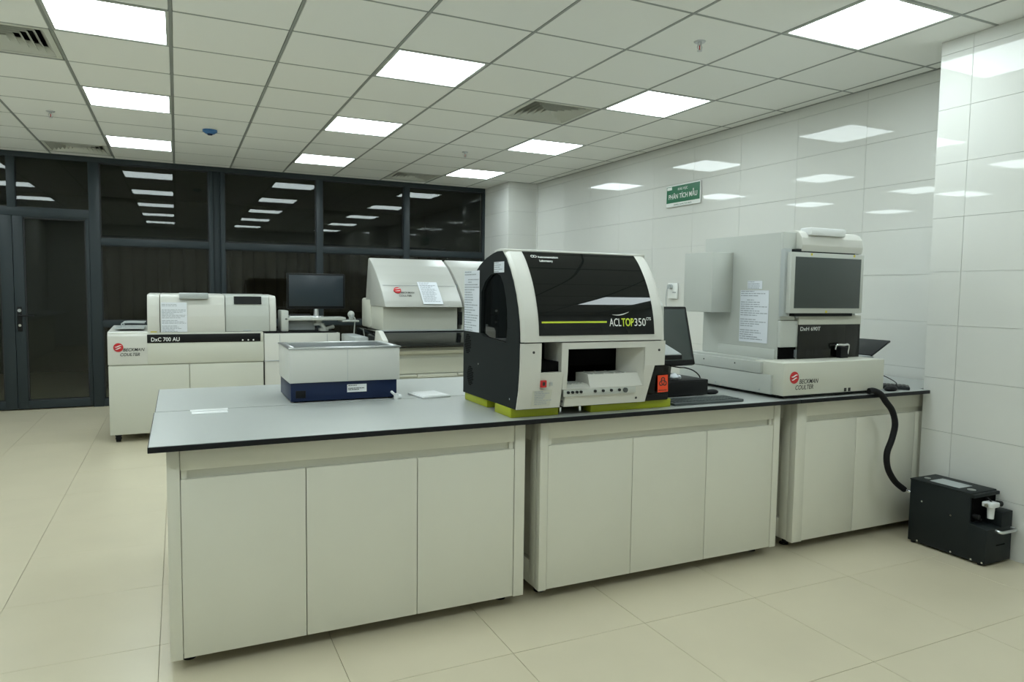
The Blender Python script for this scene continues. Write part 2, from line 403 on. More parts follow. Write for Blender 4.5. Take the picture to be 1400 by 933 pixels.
def make_vent():
    t = thing('air_vent', (0, 0, 0), '', 'vent')
    f = MB(); z = TB+.002; ro, ri = .286, .255
    for sx, sy in ((0, -1), (0, 1), (-1, 0), (1, 0)):
        if sy: f.box(-ro, ro, sy*ri if sy > 0 else -ro, ro if sy > 0 else -ri, z, z+.012)
        else: f.box(sx*ri if sx > 0 else -ro, ro if sx > 0 else -ri, -ri, ri, z, z+.012)
    f.build('frame', 'dirt', t)
    MB().box(-.27, .27, -.27, .27, z+.085, z+.09).build('duct_back', 'void', t)
    for k in range(6):                                            # concentric sloping blades
        a = .252-.040*k; b = a-.033; h = .045 if k < 5 else .03
        bm = MB(); c = max(b, .004)
        for (p, q) in (((-a, -a), (a, -a)), ((a, -a), (a, a)), ((a, a), (-a, a)), ((-a, a), (-a, -a))):
            n = Vector(((p[0]+q[0])/2, (p[1]+q[1])/2, 0)).normalized(); s_ = c/a; off = .0018
            v = [(p[0], p[1], z+.003), (q[0], q[1], z+.003), (q[0]*s_, q[1]*s_, z+.045), (p[0]*s_, p[1]*s_, z+.045)]
            bm.hexa([tuple(x) for x in v] + [(x[0], x[1], x[2]+.003) for x in v])
        bm.build('blade', 'dirt', t)
    return t
vn = {(-2, 2): 'square louvred air vent cut by the top left edge of the picture', (-2, 8): 'square louvred air vent above the glazed door',
      (4, 2): 'square air vent with black slots above the large black and white analyzer', (4, 8): 'square air vent touching the partition top near the far corner pillar'}
pv = make_vent(); first = True
for v in vents:
    loc = (GX+.6*v[0]+.3, GY+.6*v[1]+.3, 0); o = pv if first else copy_thing(pv, loc); o.location = loc; first = False
    o['label'] = vn[v]; o['group'] = 'ceiling air vents'
def sprinkler(x, y, label):
    t = thing('fire_sprinkler', (x, y, TB), label, 'sprinkler', 'ceiling sprinklers')
    MB().cyl((x, y, TB), (x, y, TB-.006), .034, .028, 24).build('escutcheon', 'steel', t)
    MB().cyl((x, y, TB-.004), (x, y, TB-.022), .011).tube([(x-.011, y, TB-.02), (x-.015, y, TB-.034), (x-.003, y, TB-.05)], .0028, 8).tube([(x+.011, y, TB-.02), (x+.015, y, TB-.034), (x+.003, y, TB-.05)], .0028, 8).build('frame_arm', 'steel', t)
    MB().cyl((x, y, TB-.022), (x, y, TB-.045), .003).build('glass_bulb', 'red', t)
    MB().cyl((x, y, TB-.05), (x, y, TB-.053), .014).build('deflector', 'steel', t)
sprinkler(2.682, 3.232, 'pendent sprinkler with red bulb, nearest of the three, right of centre')
sprinkler(-.908, 6.906, 'small sprinkler left of the left ceiling light row')
sprinkler(2.683, 6.819, 'small far sprinkler left of the third right-hand light panel')
t = thing('smoke_detector', (.291, 7.018, TB), 'blue-capped smoke detector on the ceiling right of the left light row', 'detector')
MB().cyl((.291, 7.018, TB), (.291, 7.018, TB-.018), .062, .062, 32).build('base', 'bluep', t)
MB().cyl((.291, 7.018, TB-.018), (.291, 7.018, TB-.034), .058, .036, 32).build('cap', 'bluep', t)
MB().cyl((.291, 7.018, TB-.034), (.291, 7.018, TB-.045), .026, .018, 24).build('sensor_head', 'blue', t)

# ------------------------------------------------------------------ wall sign and socket
t = thing('wall_sign', (4.30, 5.345, 2.28), 'green and white room sign with white lettering on the tiled wall', 'sign')
MB().box(4.290, 4.303, 5.100, 5.590, 2.185, 2.385, .002).build('sign_board', 'wprint', t)
MB().box(4.2885, 4.292, 5.106, 5.584, 2.222, 2.377).build('green_field', 'green', t)
text('KHU VỰC', 'lettering', 'wprint', t, (4.288, 5.345, 2.333), .024, '-x', .14, 'CENTER')
text('PHÂN TÍCH MẪU', 'lettering', 'wprint', t, (4.288, 5.345, 2.258), .046, '-x', .41, 'CENTER', bold=.012)
text('SAMPLE ANALYSIS AREA', 'lettering', 'green', t, (4.2895, 5.345, 2.196), .014, '-x', .26, 'CENTER')
lg = MB(); lg.box(4.287, 4.289, 5.505, 5.575, 2.345, 2.372, .0005).build('emblem', 'wprint', t)
t = thing('wall_socket', (4.30, 5.455, 1.385), 'white double wall socket with a plug, left of the tall grey analyzer', 'socket')
MB().box(4.288, 4.301, 5.385, 5.525, 1.31, 1.46, .004).build('face_plate', 'wprint', t)
MB().box(4.285, 4.289, 5.40, 5.45, 1.365, 1.375, .001).build('slot', 'ltgrey', t)
t = thing('power_plug', (4.27, 5.47, 1.43), 'grey round plug with thin white cable in the wall socket', 'plug')
MB().cyl((4.288, 5.47, 1.425), (4.25, 5.47, 1.425), .022).build('plug_body', 'ltgrey', t)
MB().tube([(4.25, 5.47, 1.425), (4.24, 5.48, 1.38), (4.25, 5.495, 1.25), (4.27, 5.46, 1.1), (4.27, 5.40, .9)], .004, 8).build('cable', 'ltgrey', t)

# ------------------------------------------------------------------ benches
CT = .828
def cabinet(x0, x1, doors, stl, str_, ydeep, label, side_panel=True):
    t = thing('lab_cabinet', ((x0+x1)/2, (2.65+ydeep)/2, 0), label, 'cabinet', 'lab cabinets under the worktop')
    zt = .806
    b = MB()                                                      # carcass with open-framed sides
    b.box(x0+.014, x0+.030, 2.69, ydeep, .05, zt, .001).box(x1-.030, x1-.014, 2.69, ydeep, .05, zt, .001)
    b.box(x0+.018, x1-.018, 2.70, ydeep-.02, .05, .068).box(x0+.018, x1-.018, ydeep-.02, ydeep, .05, zt)
    b.box(x0+.018, x1-.018, 2.72, 2.735, .05, zt)
    b.build('carcass', 'cabin', t)
    for a, sgn in ((x0, -1), (x1, 1)):
        p0, p1 = sorted((a-sgn*.014, a+sgn*.011))       # side frame standing proud of the recessed side panel
        sf = MB()
        sf.box(p0, p1, 2.69, 2.745, .05, zt, .001).box(p0, p1, ydeep-.06, ydeep, .05, zt, .001)
        sf.box(p0, p1, 2.745, ydeep-.06, .05, .155, .001).box(p0, p1, 2.745, ydeep-.06, .70, zt, .001)
        sf.build('side_frame', 'cab', t)
    MB().box(x0-.011, stl, 2.65, 2.69, .047, zt, .0015).build('stile', 'cab', t)
    if str_ is not None: MB().box(str_, x1+.011, 2.65, 2.69, .047, zt, .0015).build('stile', 'cab', t)
    xe = str_ if str_ is not None else x1
    MB().box(stl+.001, xe-.001, 2.655, 2.69, .722, zt, .0015).build('top_rail', 'cab', t)
    MB().box(stl+.001, xe-.001, 2.676, 2.700, .66, .725).build('finger_channel', 'cabin', t)
    MB().box(stl+.004, stl+.022, 2.662, 2.684, .690, .721).build('channel_end_cap', 'cab', t)
    MB().box(xe-.022, xe-.004, 2.662, 2.684, .690, .721).build('channel_end_cap', 'cab', t)
    for i in range(len(doors)-1):
        MB().box(doors[i]+.0015, doors[i+1]-.0015, 2.652, 2.671, .050, .6905, .0015).build('door', 'cab', t)
    for x in (x0+.05, x1-.05):
        for y in (2.76, ydeep-.07): MB().cyl((x, y, 0), (x, y, .008), .024).cyl((x, y, .008), (x, y, .052), .012).build('levelling_foot', 'rubber', t)
    return t
cabinet(-.034, 1.318, (-.004, .420, .852, 1.280), -.004, 1.281, 3.94, 'white three-door lab cabinet at the free left end of the bench')
cabinet(1.414, 2.786, (1.441, 1.886, 2.321, 2.755), 1.441, 2.756, 3.94, 'white three-door lab cabinet under the black and white analyzer')
cabinet(2.926, 4.22, (2.985, 3.371, 3.86, 4.18), 2.985, 4.181, 3.55, 'white lab cabinet at the wall end with the black hose in front')
def worktop(x0, x1, y0, y1, label, poly=None):
    t = thing('worktop', ((x0+x1)/2, (y0+y1)/2, CT), label, 'worktop')
    P = poly or [(x0, y0), (x1, y0), (x1, y1), (x0, y1)]
    MB().prism(P, 'z', CT-.021, CT-.0015, .0012).build('black_core', 'core', t)
    cx_, cy_ = sum(p[0] for p in P)/len(P), sum(p[1] for p in P)/len(P)
    Q = [(p[0]+(.003 if p[0] < cx_ else -.003), p[1]+(.003 if p[1] < cy_ else -.003)) for p in P]
    MB().prism(Q, 'z', CT-.003, CT, 0).build('grey_surface', 'top', t)
worktop(-.099, 2.858, 2.577, 3.302, 'long grey worktop with black edge, front slab carrying the black and white analyzer')
worktop(-.096, 2.858, 3.305, 4.04, 'grey worktop slab behind the front slab, under the blue-based water bath')
worktop(2.861, 4.296, 2.577, 3.62, 'grey worktop slab with black edge under the tall analyzer by the pillar',
        [(2.861, 2.577), (3.872, 2.577), (3.872, 2.640), (4.296, 2.640), (4.296, 3.62), (2.861, 3.62)])
# bench along the left wall, seen only as a reflection in the door glass
t = thing('wall_bench', (-2.4, 3.0, 0), 'low bench along the left wall reflected in the glazed door', 'bench')
MB().box(-2.60, -2.38, .6, 5.2, 0, .80).build('carcass', 'cab', t)
MB().box(-2.61, -2.08, .55, 5.25, .80, .828).build('bench_top', 'ltgrey', t)

# small things on the worktop
tag(MB().box(.045, .185, 3.185, 3.238, CT, CT+.004, .001).build('white_strip', 'strip'), 'flat white strip near the left worktop end, the one nearer the front edge', 'strip', 'two white strips on the worktop')  # flat white bar lying on the worktop
tag(MB().box(.040, .190, 3.262, 3.298, CT, CT+.003, .001).build('white_strip', 'strip'), 'flat white strip near the left worktop end, the one farther from the front edge', 'strip', 'two white strips on the worktop')  # second, thinner white bar behind it
t = thing('plastic_plate', (1.14, 3.36, CT), 'flat white plastic plate on the worktop between water bath and analyzer', 'lid')
lb = MB().box(1.06, 1.215, 3.27, 3.45, CT, CT+.009, .003); lb.rot((1.14, 3.36, CT), (0, 0, .12)); lb.build('plate', 'strip', t)
lb = MB().box(1.07, 1.205, 3.28, 3.44, CT+.009, CT+.012, .001).rot((1.14, 3.36, CT), (0, 0, .12)); lb.build('raised_rim', 'strip', t)

# ------------------------------------------------------------------ water bath
t = thing('water_bath', (.715, 3.52, CT), 'white water bath with navy blue base and open steel tank', 'water bath')
wx0, wx1, wy0, wy1 = .463, .965, 3.341, 3.69
MB().box(wx0, wx1, wy0, wy1, CT+.006, .922, .004).build('base', 'blue', t)
b = MB(); b.box(wx0-.006, wx1+.012, wy0-.008, wy0+.006, .921, 1.078, .003).box(wx0-.006, wx1+.012, wy1-.006, wy1+.008, .921, 1.078, .003)
b.box(wx0-.006, wx0+.008, wy0, wy1, .921, 1.078, .003).box(wx1-.002, wx1+.012, wy0, wy1, .921, 1.078, .003).box(wx0, wx1, wy0, wy1, .921, .93)
b.build('housing', 'white', t)
MB().box(.722, .7235, wy0-.0085, wy0-.007, .925, 1.074).build('panel_seam', 'ltgrey', t)
b = MB()
for (a0, a1, c0, c1) in ((wx0-.01, wx1+.016, wy0-.012, wy0+.020), (wx0-.01, wx1+.016, wy1-.016, wy1+.012), (wx0-.01, wx0+.022, wy0, wy1), (wx1-.018, wx1+.016, wy0, wy1)):
    b.box(a0, a1, c0, c1, 1.078, 1.086, .0025)
b.build('steel_rim', 'steel', t)
b = MB()
for (a0, a1, c0, c1) in ((wx0+.02, wx1-.016, wy0+.018, wy0+.022), (wx0+.02, wx1-.016, wy1-.022, wy1-.018), (wx0+.018, wx0+.022, wy0+.02, wy1-.02), (wx1-.02, wx1-.016, wy0+.02, wy1-.02)):
    b.box(a0, a1, c0, c1, .95, 1.082)
b.box(wx0+.02, wx1-.016, wy0+.02, wy1-.02, .995, 1.0); b.build('tank', 'steel', t)
MB().cyl((.60, 3.55, 1.055), (.60, 3.55, 1.062), .05, seg=28).build('tank_cover_disc', 'steel', t)
MB().box(.485, .530, wy0-.004, wy0+.004, .850, .885, .002).build('power_inlet', 'black', t)
o = MB().box(.722, .815, wy0-.0015, wy0+.002, .868, .905).build('rating_plate', 'strip', t)
lines(o, '-y', (.724, wy0-.002, .903), .088, .033, 5, 'kprint', 3, .45)
o = MB().cyl((.938, wy0, .860), (.952, wy0-.035, .842), .0065).cyl((.952, wy0-.035, .840), (.975, wy0-.030, .838), .012).build('drain_tap', 'strip', t)
MB().cyl((.952, wy0-.035, .828), (.952, wy0-.035, .855), .012).build('tap_knob', 'strip', o)
for x in (.49, .94):
    for y in (wy0+.03, wy1-.03): MB().cyl((x, y, CT), (x, y, CT+.008), .012).build('rubber_foot', 'rubber', t)

# ------------------------------------------------------------------ coagulation analyzer (black and white)
t = thing('benchtop_analyzer', (1.63, 2.9, CT), 'large white and black benchtop analyzer with curved tinted hood on lime yellow pads', 'analyzer')
FP = [(2.600, .868), (2.578, .95), (2.568, 1.05), (2.566, 1.145), (2.576, 1.235), (2.590, 1.29), (2.610, 1.345), (2.637, 1.400), (2.670, 1.450), (2.708, 1.497), (2.747, 1.533)]
def fy(z):
    z = min(max(z, FP[0][1]), FP[-1][1])
    for i in range(len(FP)-1):
        (a, za), (b, zb) = FP[i], FP[i+1]
        if za <= z <= zb:
            pa = FP[max(i-1, 0)]; pb = FP[min(i+2, len(FP)-1)]
            ma = (b-pa[0])/(zb-pa[1]); mb_ = (pb[0]-a)/(pb[1]-za); h = zb-za; u = (z-za)/h
            return (2*u**3-3*u*u+1)*a+(u**3-2*u*u+u)*h*ma+(3*u*u-2*u**3)*b+(u**3-u*u)*h*mb_
    return FP[-1][0]
AX0, AX1 = 1.255, 1.985
back = [(2.80, 1.533), (2.85, 1.525), (2.92, 1.508), (2.99, 1.480), (3.047, 1.446), (3.10, 1.405), (3.15, 1.35), (3.185, 1.28), (3.19, 1.20), (3.19, .868)]
upper = [(fy(z)+.012, z) for z in (1.149, 1.2, 1.25, 1.3, 1.35, 1.4, 1.45, 1.497)] + [(2.75, 1.526)]
body = [(2.88, .870), (2.88, 1.03), (2.72, 1.03), (2.72, 1.148)] + [(max(p[0], 2.66) if False else p[0]+.03, p[1]) for p in upper] + [(p[0]-.004, p[1]-.008 if p[1] > 1.2 else p[1]) for p in back]
MB().prism(body, 'x', AX0+.02, AX1-.02).build('body', 'void', t)
sideP = [(fy(z)+.004, z) for z in (.868, .95, 1.05, 1.145, 1.19, 1.235, 1.29, 1.345, 1.40, 1.45, 1.497)] + [(2.751, 1.530)] + [(p[0], p[1]-.003) for p in back]
# left side panel with a window opening: built as a ring between outline and window
def side(x0, x1, name):
    win = [(2.700, 1.137), (2.688, 1.20), (2.692, 1.27), (2.706, 1.33), (2.73, 1.385), (2.765, 1.425), (2.81, 1.437), (2.87, 1.430), (2.93, 1.400), (2.972, 1.355), (2.975, 1.165), (2.93, 1.150)]
    bmx = bmesh.new()
    A = [bmx.verts.new((0, p[0], p[1])) for p in sideP]; W = [bmx.verts.new((0, p[0], p[1])) for p in win]
    es = [bmx.edges.new((A[i], A[(i+1) % len(A)])) for i in range(len(A))] + [bmx.edges.new((W[i], W[(i+1) % len(W)])) for i in range(len(W))]
    bmesh.ops.triangle_fill(bmx, edges=es, use_beauty=True)
    r = bmesh.ops.extrude_face_region(bmx, geom=list(bmx.faces))
    bmesh.ops.translate(bmx, vec=(x1-x0, 0, 0), verts=[e for e in r['geom'] if isinstance(e, bmesh.types.BMVert)])
    bmesh.ops.translate(bmx, vec=(x0, 0, 0), verts=bmx.verts); bmesh.ops.recalc_face_normals(bmx, faces=bmx.faces)
    b = MB(); b.b.free(); b.b = bmx
    o = b.build(name, 'dgrey', t)
    return o, win
sp, win = side(AX0, AX0+.022, 'side_panel')
MB().prism([(p[0], p[1]) for p in win], 'x', AX0+.012, AX0+.016).build('side_window', 'bgloss', sp)
for (y, z) in ((3.13, 1.105), (3.098, .955)):
    v = MB()
    for i in range(-3, 4):
        for j in range(-5, 6):
            if (i/3.4)**2+(j/5.6)**2 < 1: v.box(AX0-.0006, AX0+.002, y+i*.011+(.0055 if j % 2 else 0)-.004, y+i*.011+(.0055 if j % 2 else 0)+.004, z+j*.0085-.0028, z+j*.0085+.0028)
    v.build('vent_slots', 'void', sp)
for (y, z) in ((2.665, 1.20), (2.655, .905), (3.0, 1.02)): MB().cyl((AX0+.001, y, z), (AX0-.0015, y, z), .004).build('screw', 'chrome', sp)
MB().prism([(2.88, .868), (2.88, 1.038)] + [(fy(z)+.004, z) for z in (1.038, 1.145, 1.19, 1.235, 1.29, 1.345, 1.40, 1.45, 1.497)] + sideP[11:], 'x', AX1-.022, AX1-.004).build('side_panel', 'white2', t)
MB().prism([(p[0], p[1]) for p in ([(2.80, 1.533)] + back[1:])] + [(p[0]-.012, p[1]-.012) for p in reversed(back[1:])] + [(2.80, 1.52)], 'x', AX0+.021, AX1-.021).build('rear_cover', 'dgrey', t)
# white hood surround: left band, right band, top and bottom strips following the curved front
zs = [1.149+.012*i for i in range(32)]
def band(x0, x1, z0, z1, off, th, mt, name, par, lip=0, r=0):
    zz = [z0]+[z for z in zs if z0+.004 < z < z1-.004]+[z1]
    nx = [(x0, r), (x0+r*.3, r*.3), (x0+r, 0), (x1, 0)] if r > 0 else ([(x0, 0), (x1+r, 0), (x1+r*.3, -r*.3), (x1, -r)] if r < 0 else [(x0, 0), (x1, 0)])
    g = [[(x, fy(z)-off+abs(d), z) for x, d in nx] for z in zz]
    b = MB().sheet(g, th)
    o = b.build(name, mt, par)
    for p in o.data.polygons: p.use_smooth = False
    return o
hood = band(AX0+.001, 1.345, 1.150, 1.5335, .008, -.022, 'white', 'hood_surround', t, r=.022)
band(1.915, AX1-.002, 1.150, 1.5335, .008, -.022, 'white', 'right_band', hood, r=-.022)
band(1.344, 1.916, 1.150, 1.178, .008, -.02, 'white', 'lower_strip', hood)
MB().prism([(2.735, 1.5235), (2.733, 1.5365), (2.78, 1.5415), (2.84, 1.536), (2.84, 1.524)], 'x', AX0+.004, AX1-.004, .002).build('top_strip', 'white', hood)
wind = band(1.340, 1.918, 1.176, 1.530, .011, -.006, 'bgloss', 'tinted_hood_window', t)
for p in wind.data.polygons: p.use_smooth = True
# printing on the window
def fz(z): return fy(z)-.0135
MB().box(1.353, 1.668, fz(1.232)-.0005, fz(1.232)+.002, 1.228, 1.235).build('lime_line', 'limep', wind)
text('ACL', 'lettering', 'wprint', wind, (1.682, fz(1.215), 1.213), .036, '-y', .060, tilt=-.13)
text('TOP', 'lettering', 'limep', wind, (1.744, fz(1.215), 1.213), .036, '-y', .064, bold=.02, tilt=-.13)
text('350', 'lettering', 'wprint', wind, (1.812, fz(1.215), 1.213), .036, '-y', .060, tilt=-.13)
text('CTS', 'lettering', 'wprint', wind, (1.875, fz(1.24), 1.238), .013, '-y', .026, bold=.02, tilt=-.13)
sw = MB()
for i in range(10):
    a = i/10; b_ = (i+1)/10; f_ = lambda u: 1.263+.012*u*u-.004*math.sin(u*3)
    x_a, x_b = 1.70+.085*a, 1.70+.085*b_
    h0, h1 = .0035*math.sin(a*2.9)+.0008, .0035*math.sin(b_*2.9)+.0008
    y_ = fz(1.265)-.001
    sw.hexa([(x_a, y_, f_(a)-h0/2), (x_b, y_, f_(b_)-h1/2), (x_b, y_+.001, f_(b_)-h1/2), (x_a, y_+.001, f_(a)-h0/2), (x_a, y_, f_(a)+h0/2), (x_b, y_, f_(b_)+h1/2), (x_b, y_+.001, f_(b_)+h1/2), (x_a, y_+.001, f_(a)+h0/2)])
sw.build('swoosh', 'wprint', wind)
text('Instrumentation', 'lettering', 'wprint', wind, (1.402, fz(1.505)-.003, 1.503), .011, '-y', .098, bold=.015, tilt=-.6)
text('Laboratory', 'lettering', 'wprint', wind, (1.402, fz(1.488)-.003, 1.486), .011, '-y', .064, bold=.015, tilt=-.6)
em = MB()
for cx_ in (1.375, 1.388): 
    for k in range(16):
        a0, a1 = k*math.pi/8, (k+1)*math.pi/8
        P = [(cx_+rr*math.cos(a_), fz(1.508)-.0035-(0), 1.509+rr*.7*math.sin(a_)) for rr in (.008, .0055) for a_ in (a0, a1)]
        vs = [em.b.verts.new(Vector(p)+Vector((0, (p[2]-1.508)*.75, 0))) for p in (P[0], P[1], P[3], P[2])]; em.b.faces.new(vs)
em.build('emblem', 'wprint', wind)
# lower fascia with its loading bays
f = MB(); yb_ = 2.64
def fbox(x0, x1, z0, z1, yback=yb_): 
    f.hexa([(x0, fy(z0)-.004, z0), (x1, fy(z0)-.004, z0), (x1, yback, z0), (x0, yback, z0), (x0, fy(z1)-.004, z1), (x1, fy(z1)-.004, z1), (x1, yback, z1), (x0, yback, z1)])
f.prism([(fy(z)-.004, z) for z in (.868, .91, .95, 1.0, 1.05, 1.1, 1.145)]+[(yb_, 1.145), (yb_, .868)], 'x', AX0+.003, 1.354); fbox(1.354, 1.462, .868, 1.022, 2.80); fbox(1.451, 1.482, 1.022, 1.145, 2.80); fbox(1.462, 1.482, .945, 1.022, 2.78)
fbox(1.482, 1.875, .868, .945); fbox(1.482, 1.875, 1.118, 1.145, 2.74)
f.hexa([(1.875, fy(.868)-.004, .868), (1.903, fy(.868)-.004, .868), (1.903, 2.72, .868), (1.875, 2.72, .868), (1.875, fy(1.036)-.004, 1.036), (1.9305, fy(1.036)-.004, 1.036), (1.9305, 2.72, 1.036), (1.875, 2.72, 1.036)])
fbox(1.875, 1.9305, 1.036, 1.145, 2.72)
f.hexa([(1.930, fy(1.035)-.004, 1.035), (1.984, fy(1.035)-.004, 1.035), (1.984, 2.70, 1.035), (1.930, 2.70, 1.035), (1.930, fy(1.145)-.004, 1.145), (1.984, fy(1.145)-.004, 1.145), (1.984, 2.70, 1.145), (1.930, 2.70, 1.145)])
fas = f.build('front_fascia', 'white', t)
f2 = MB(); f2.box(1.354, 1.455, 2.80, 2.81, 1.02, 1.148).build('bay_back', 'white', fas)
MB().box(1.358, 1.448, 2.585, 2.78, 1.0225, 1.065, .002).build('black_tray', 'void', fas)
MB().prism([(1.876, 2.572), (1.876, 2.70), (1.812, 2.70), (1.812, 2.680)], 'z', .946, 1.117).build('bay_cheek', 'white', fas)
MB().prism([(2.572, .9455), (2.70, .9455), (2.70, .962), (2.60, .962)], 'x', 1.483, 1.600).build('left_shelf', 'white', fas)
MB().prism([(2.576, .9455), (2.70, .9455), (2.70, 1.002), (2.598, 1.002)], 'x', 1.600, 1.874).build('right_shelf', 'white', fas)
sc = MB()
for i in range(6): sc.cyl((1.492+.0165*i, 2.600, .962), (1.492+.0165*i, 2.66, .962), .005, seg=10)
for i in range(4): sc.cyl((1.63+.055*i, 2.600, 1.002), (1.63+.055*i, 2.68, 1.002), .005, seg=10)
sc.build('tube_guides', 'white2', fas)
yp = fy(.93)-.006
o = MB().box(1.470, 1.838, yp-.001, yp+.006, .914, .943, .001).build('connector_strip', 'white2', fas)
for x in (1.490, 1.5115, 1.533, 1.553, 1.624, 1.665, 1.707, 1.749): MB().cyl((x, yp, .932), (x, yp-.008, .932), .0062, seg=14).build('port', 'kb2', o)
MB().cyl((1.780, yp, .930), (1.780, yp-.010, .930), .0105, seg=16).build('port', 'kb', o)
MB().box(1.615, 1.76, yp-.0016, yp, .9225, .9235).build('printed_line', 'gprint', o)
o = MB().box(1.354, 1.382, fy(.975)-.010, fy(.975)+.004, .960, .990, .002).build('power_switch', 'red', fas, 'red rocker power switch')
MB().box(1.362, 1.374, fy(.975)-.0115, fy(.975)-.009, .968, .983, .001).build('rocker', 'kprint', o)
MB().box(1.40, 1.412, fy(.97)-.0055, fy(.97)-.003, .966, .98).build('printed_mark', 'ltgrey', fas)
o = MB().hexa([(1.322, fy(.878)-.0052, .878), (1.412, fy(.878)-.0052, .878), (1.412, fy(.878), .878), (1.322, fy(.878), .878), (1.322, fy(.948)-.0052, .948), (1.412, fy(.948)-.0052, .948), (1.412, fy(.948), .948), (1.322, fy(.948), .948)]).build('warning_label', 'beige', fas)
lines(o, '-y', (1.325, 2.571, .946), .086, .066, 9, 'gprint', 5, .5); 
for (x, z) in ((1.317, 1.108), (1.950, 1.104), (1.468, .893), (1.850, .889)): MB().cyl((x, fy(z)-.003, z), (x, fy(z)-.0055, z), .0055, seg=14).build('screw', 'kprint', fas)
# right-hand details: grey side wedge, smoked bin
MB().hexa([(1.985, 2.66, 1.052), (2.155, 2.66, 1.052), (2.155, 2.93, 1.052), (1.985, 2.93, 1.052), (1.985, 2.66, 1.072), (2.155, 2.66, 1.072), (2.125, 2.86, 1.150), (1.985, 2.86, 1.150)]).build('side_wedge', 'ltgrey', t)  # grey block with a sloping top beside the right panel
MB().box(1.984, 2.157, 2.655, 2.93, 1.046, 1.068, .002).build('wedge_edge', 'black', t)  # thin black slab along the block's lower edge
MB().prism([(2.60, 1.16), (2.605, 1.30), (2.64, 1.34), (2.70, 1.30), (2.70, 1.16)], 'x', 1.982, 2.004, .004).build('side_latch', 'white2', t)
bn = MB().box(1.905, 2.046, 2.612, 2.86, .867, .895, .003).build('waste_bin', 'black', t, 'smoked plastic waste bin with orange label')
b = MB(); b.hexa([(1.932, 2.612, .895), (2.046, 2.612, .895), (2.046, 2.616, .895), (1.932, 2.616, .895), (1.948, 2.600, 1.030), (2.052, 2.600, 1.030), (2.052, 2.604, 1.030), (1.948, 2.604, 1.030)])
b.box(2.042, 2.046, 2.612, 2.86, .895, 1.028); b.build('smoked_front', 'smoke', bn)
MB().box(1.935, 2.036, 2.64, 2.85, .896, 1.012, .002).build('inner_bin', 'black', bn)
lb = MB().box(1.975, 2.032, 2.598, 2.5995, .906, .984).rot((2.003, 2.6, .945), (0, -.03, 0)).build('biohazard_label', 'orange', bn, 'orange red biohazard label')
def ring(b, cx_, cz_, r0, r1, a0, a1, y_, n=14, th=.0004):
    for k in range(n):
        p, q = a0+(a1-a0)*k/n, a0+(a1-a0)*(k+1)/n
        P = [(cx_+rr*math.cos(a_), cz_+rr*math.sin(a_)) for rr, a_ in ((r0, p), (r1, p), (r1, q), (r0, q))]
        b.hexa([(x, y_, z) for x, z in P]+[(x, y_-th, z) for x, z in P])
b = MB(); cx0, cz0 = 2.0035, .952
ring(b, cx0, cz0, .0070, .0105, 0, 2*math.pi, 2.5978, 20)
for k in range(3):
    a_ = math.pi/2+k*2*math.pi/3; ux, uz = math.cos(a_), math.sin(a_)
    ring(b, cx0+ux*.0115, cz0+uz*.0115, .0068, .0118, a_-math.pi*.80+math.pi*2, a_+math.pi*.80-0+math.pi*2, 2.5976, 16)
    ring(b, cx0, cz0, .0, .0035, a_-.5, a_+.5, 2.5976, 3)
b.build('biohazard_symbol', 'kprint', lb)
text('BIOHAZARD', 'lettering', 'kprint', lb, (1.981, 2.5977, .912), .0065, '-y', .045, bold=.01)
# lime pads and small feet
for (a0, a1, c0, c1) in ((1.250, 1.478, 2.632, 2.80), (1.262, 1.50, 2.912, 3.185), (1.640, 2.078, 2.632, 2.86), (1.70, 2.04, 2.95, 3.185)):
    MB().box(a0, a1, c0, c1, CT, .868, .004).build('lime_pad', 'lime', t)
for x in (1.50, 1.60): MB().cyl((x, 2.66, CT+.006), (x, 2.66, .869), .008).build('foot_bolt', 'chrome', t)
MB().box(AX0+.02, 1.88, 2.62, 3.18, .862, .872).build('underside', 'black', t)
def sheet_paper(name, label, face, tl, wid, hei, n, seed, group=None, off=.0, curl=0, cat='paper'):
    mt = FACE[face]; tl = Vector(tl); g = []
    for i in range(7):
        row = []
        for j in range(3):
            u, v = j/2*wid, -i/6*hei
            row.append(tl+mt@Vector((u, v, .001+off*(i/6)+curl*math.sin(math.pi*j/2))))
        g.append(row)
    b = MB().sheet(g, .0006); o = b.build(name, 'paper'); tag(o, label, cat, group)
    if n: lines(o, face, tl+mt@Vector((0, 0, .0012+curl)), wid, hei, n, 'gprint', seed, .42)
    return o
sheet_paper('taped_sheet', 'printed sheet hanging on the dark left side of the black and white analyzer', '-x', (1.2535, 3.176, 1.452), .185, .286, 24, 11, off=0)
sheet_paper('taped_note', 'small white note on the dark side panel above the side window', '-x', (1.2535, 2.828, 1.484), .105, .046, 5, 12)

# ------------------------------------------------------------------ computer beside it
t = thing('desktop_computer', (2.36, 3.05, CT), 'flat black desktop computer under the dark monitor', 'computer')
MB().box(2.215, 2.505, 2.868, 3.22, CT+.004, .912, .004).build('case', 'black', t)
MB().box(2.225, 2.495, 2.864, 2.870, .836, .906, .002).build('front_bezel', 'black', t)
for x in (2.25, 2.47): MB().box(x-.02, x+.02, 2.89, 2.93, CT, CT+.005).build('rubber_foot', 'rubber', t)
t = thing('desktop_monitor', (2.28, 3.03, .912), 'dark desktop monitor tilted back on the black computer', 'monitor')
MB().cyl((2.33, 3.05, .912), (2.33, 3.05, .925), .095, .085, 28).build('base', 'black', t)
MB().box(2.30, 2.36, 3.04, 3.06, .92, 1.08, .003).rot((2.33, 3.05, .92), (-.1, 0, 0)).build('neck', 'black', t)
c0 = (2.28, 2.965, .978); ro = (-.28, 0, .03)
mb = MB().box(2.062, 2.497, 2.955, 2.990, .978, 1.300, .008).rot(c0, ro).build('screen_housing', 'black', t)
MB().box(2.080, 2.479, 2.9535, 2.957, 1.004, 1.284, .001).rot(c0, ro).build('screen', 'screen2', mb)
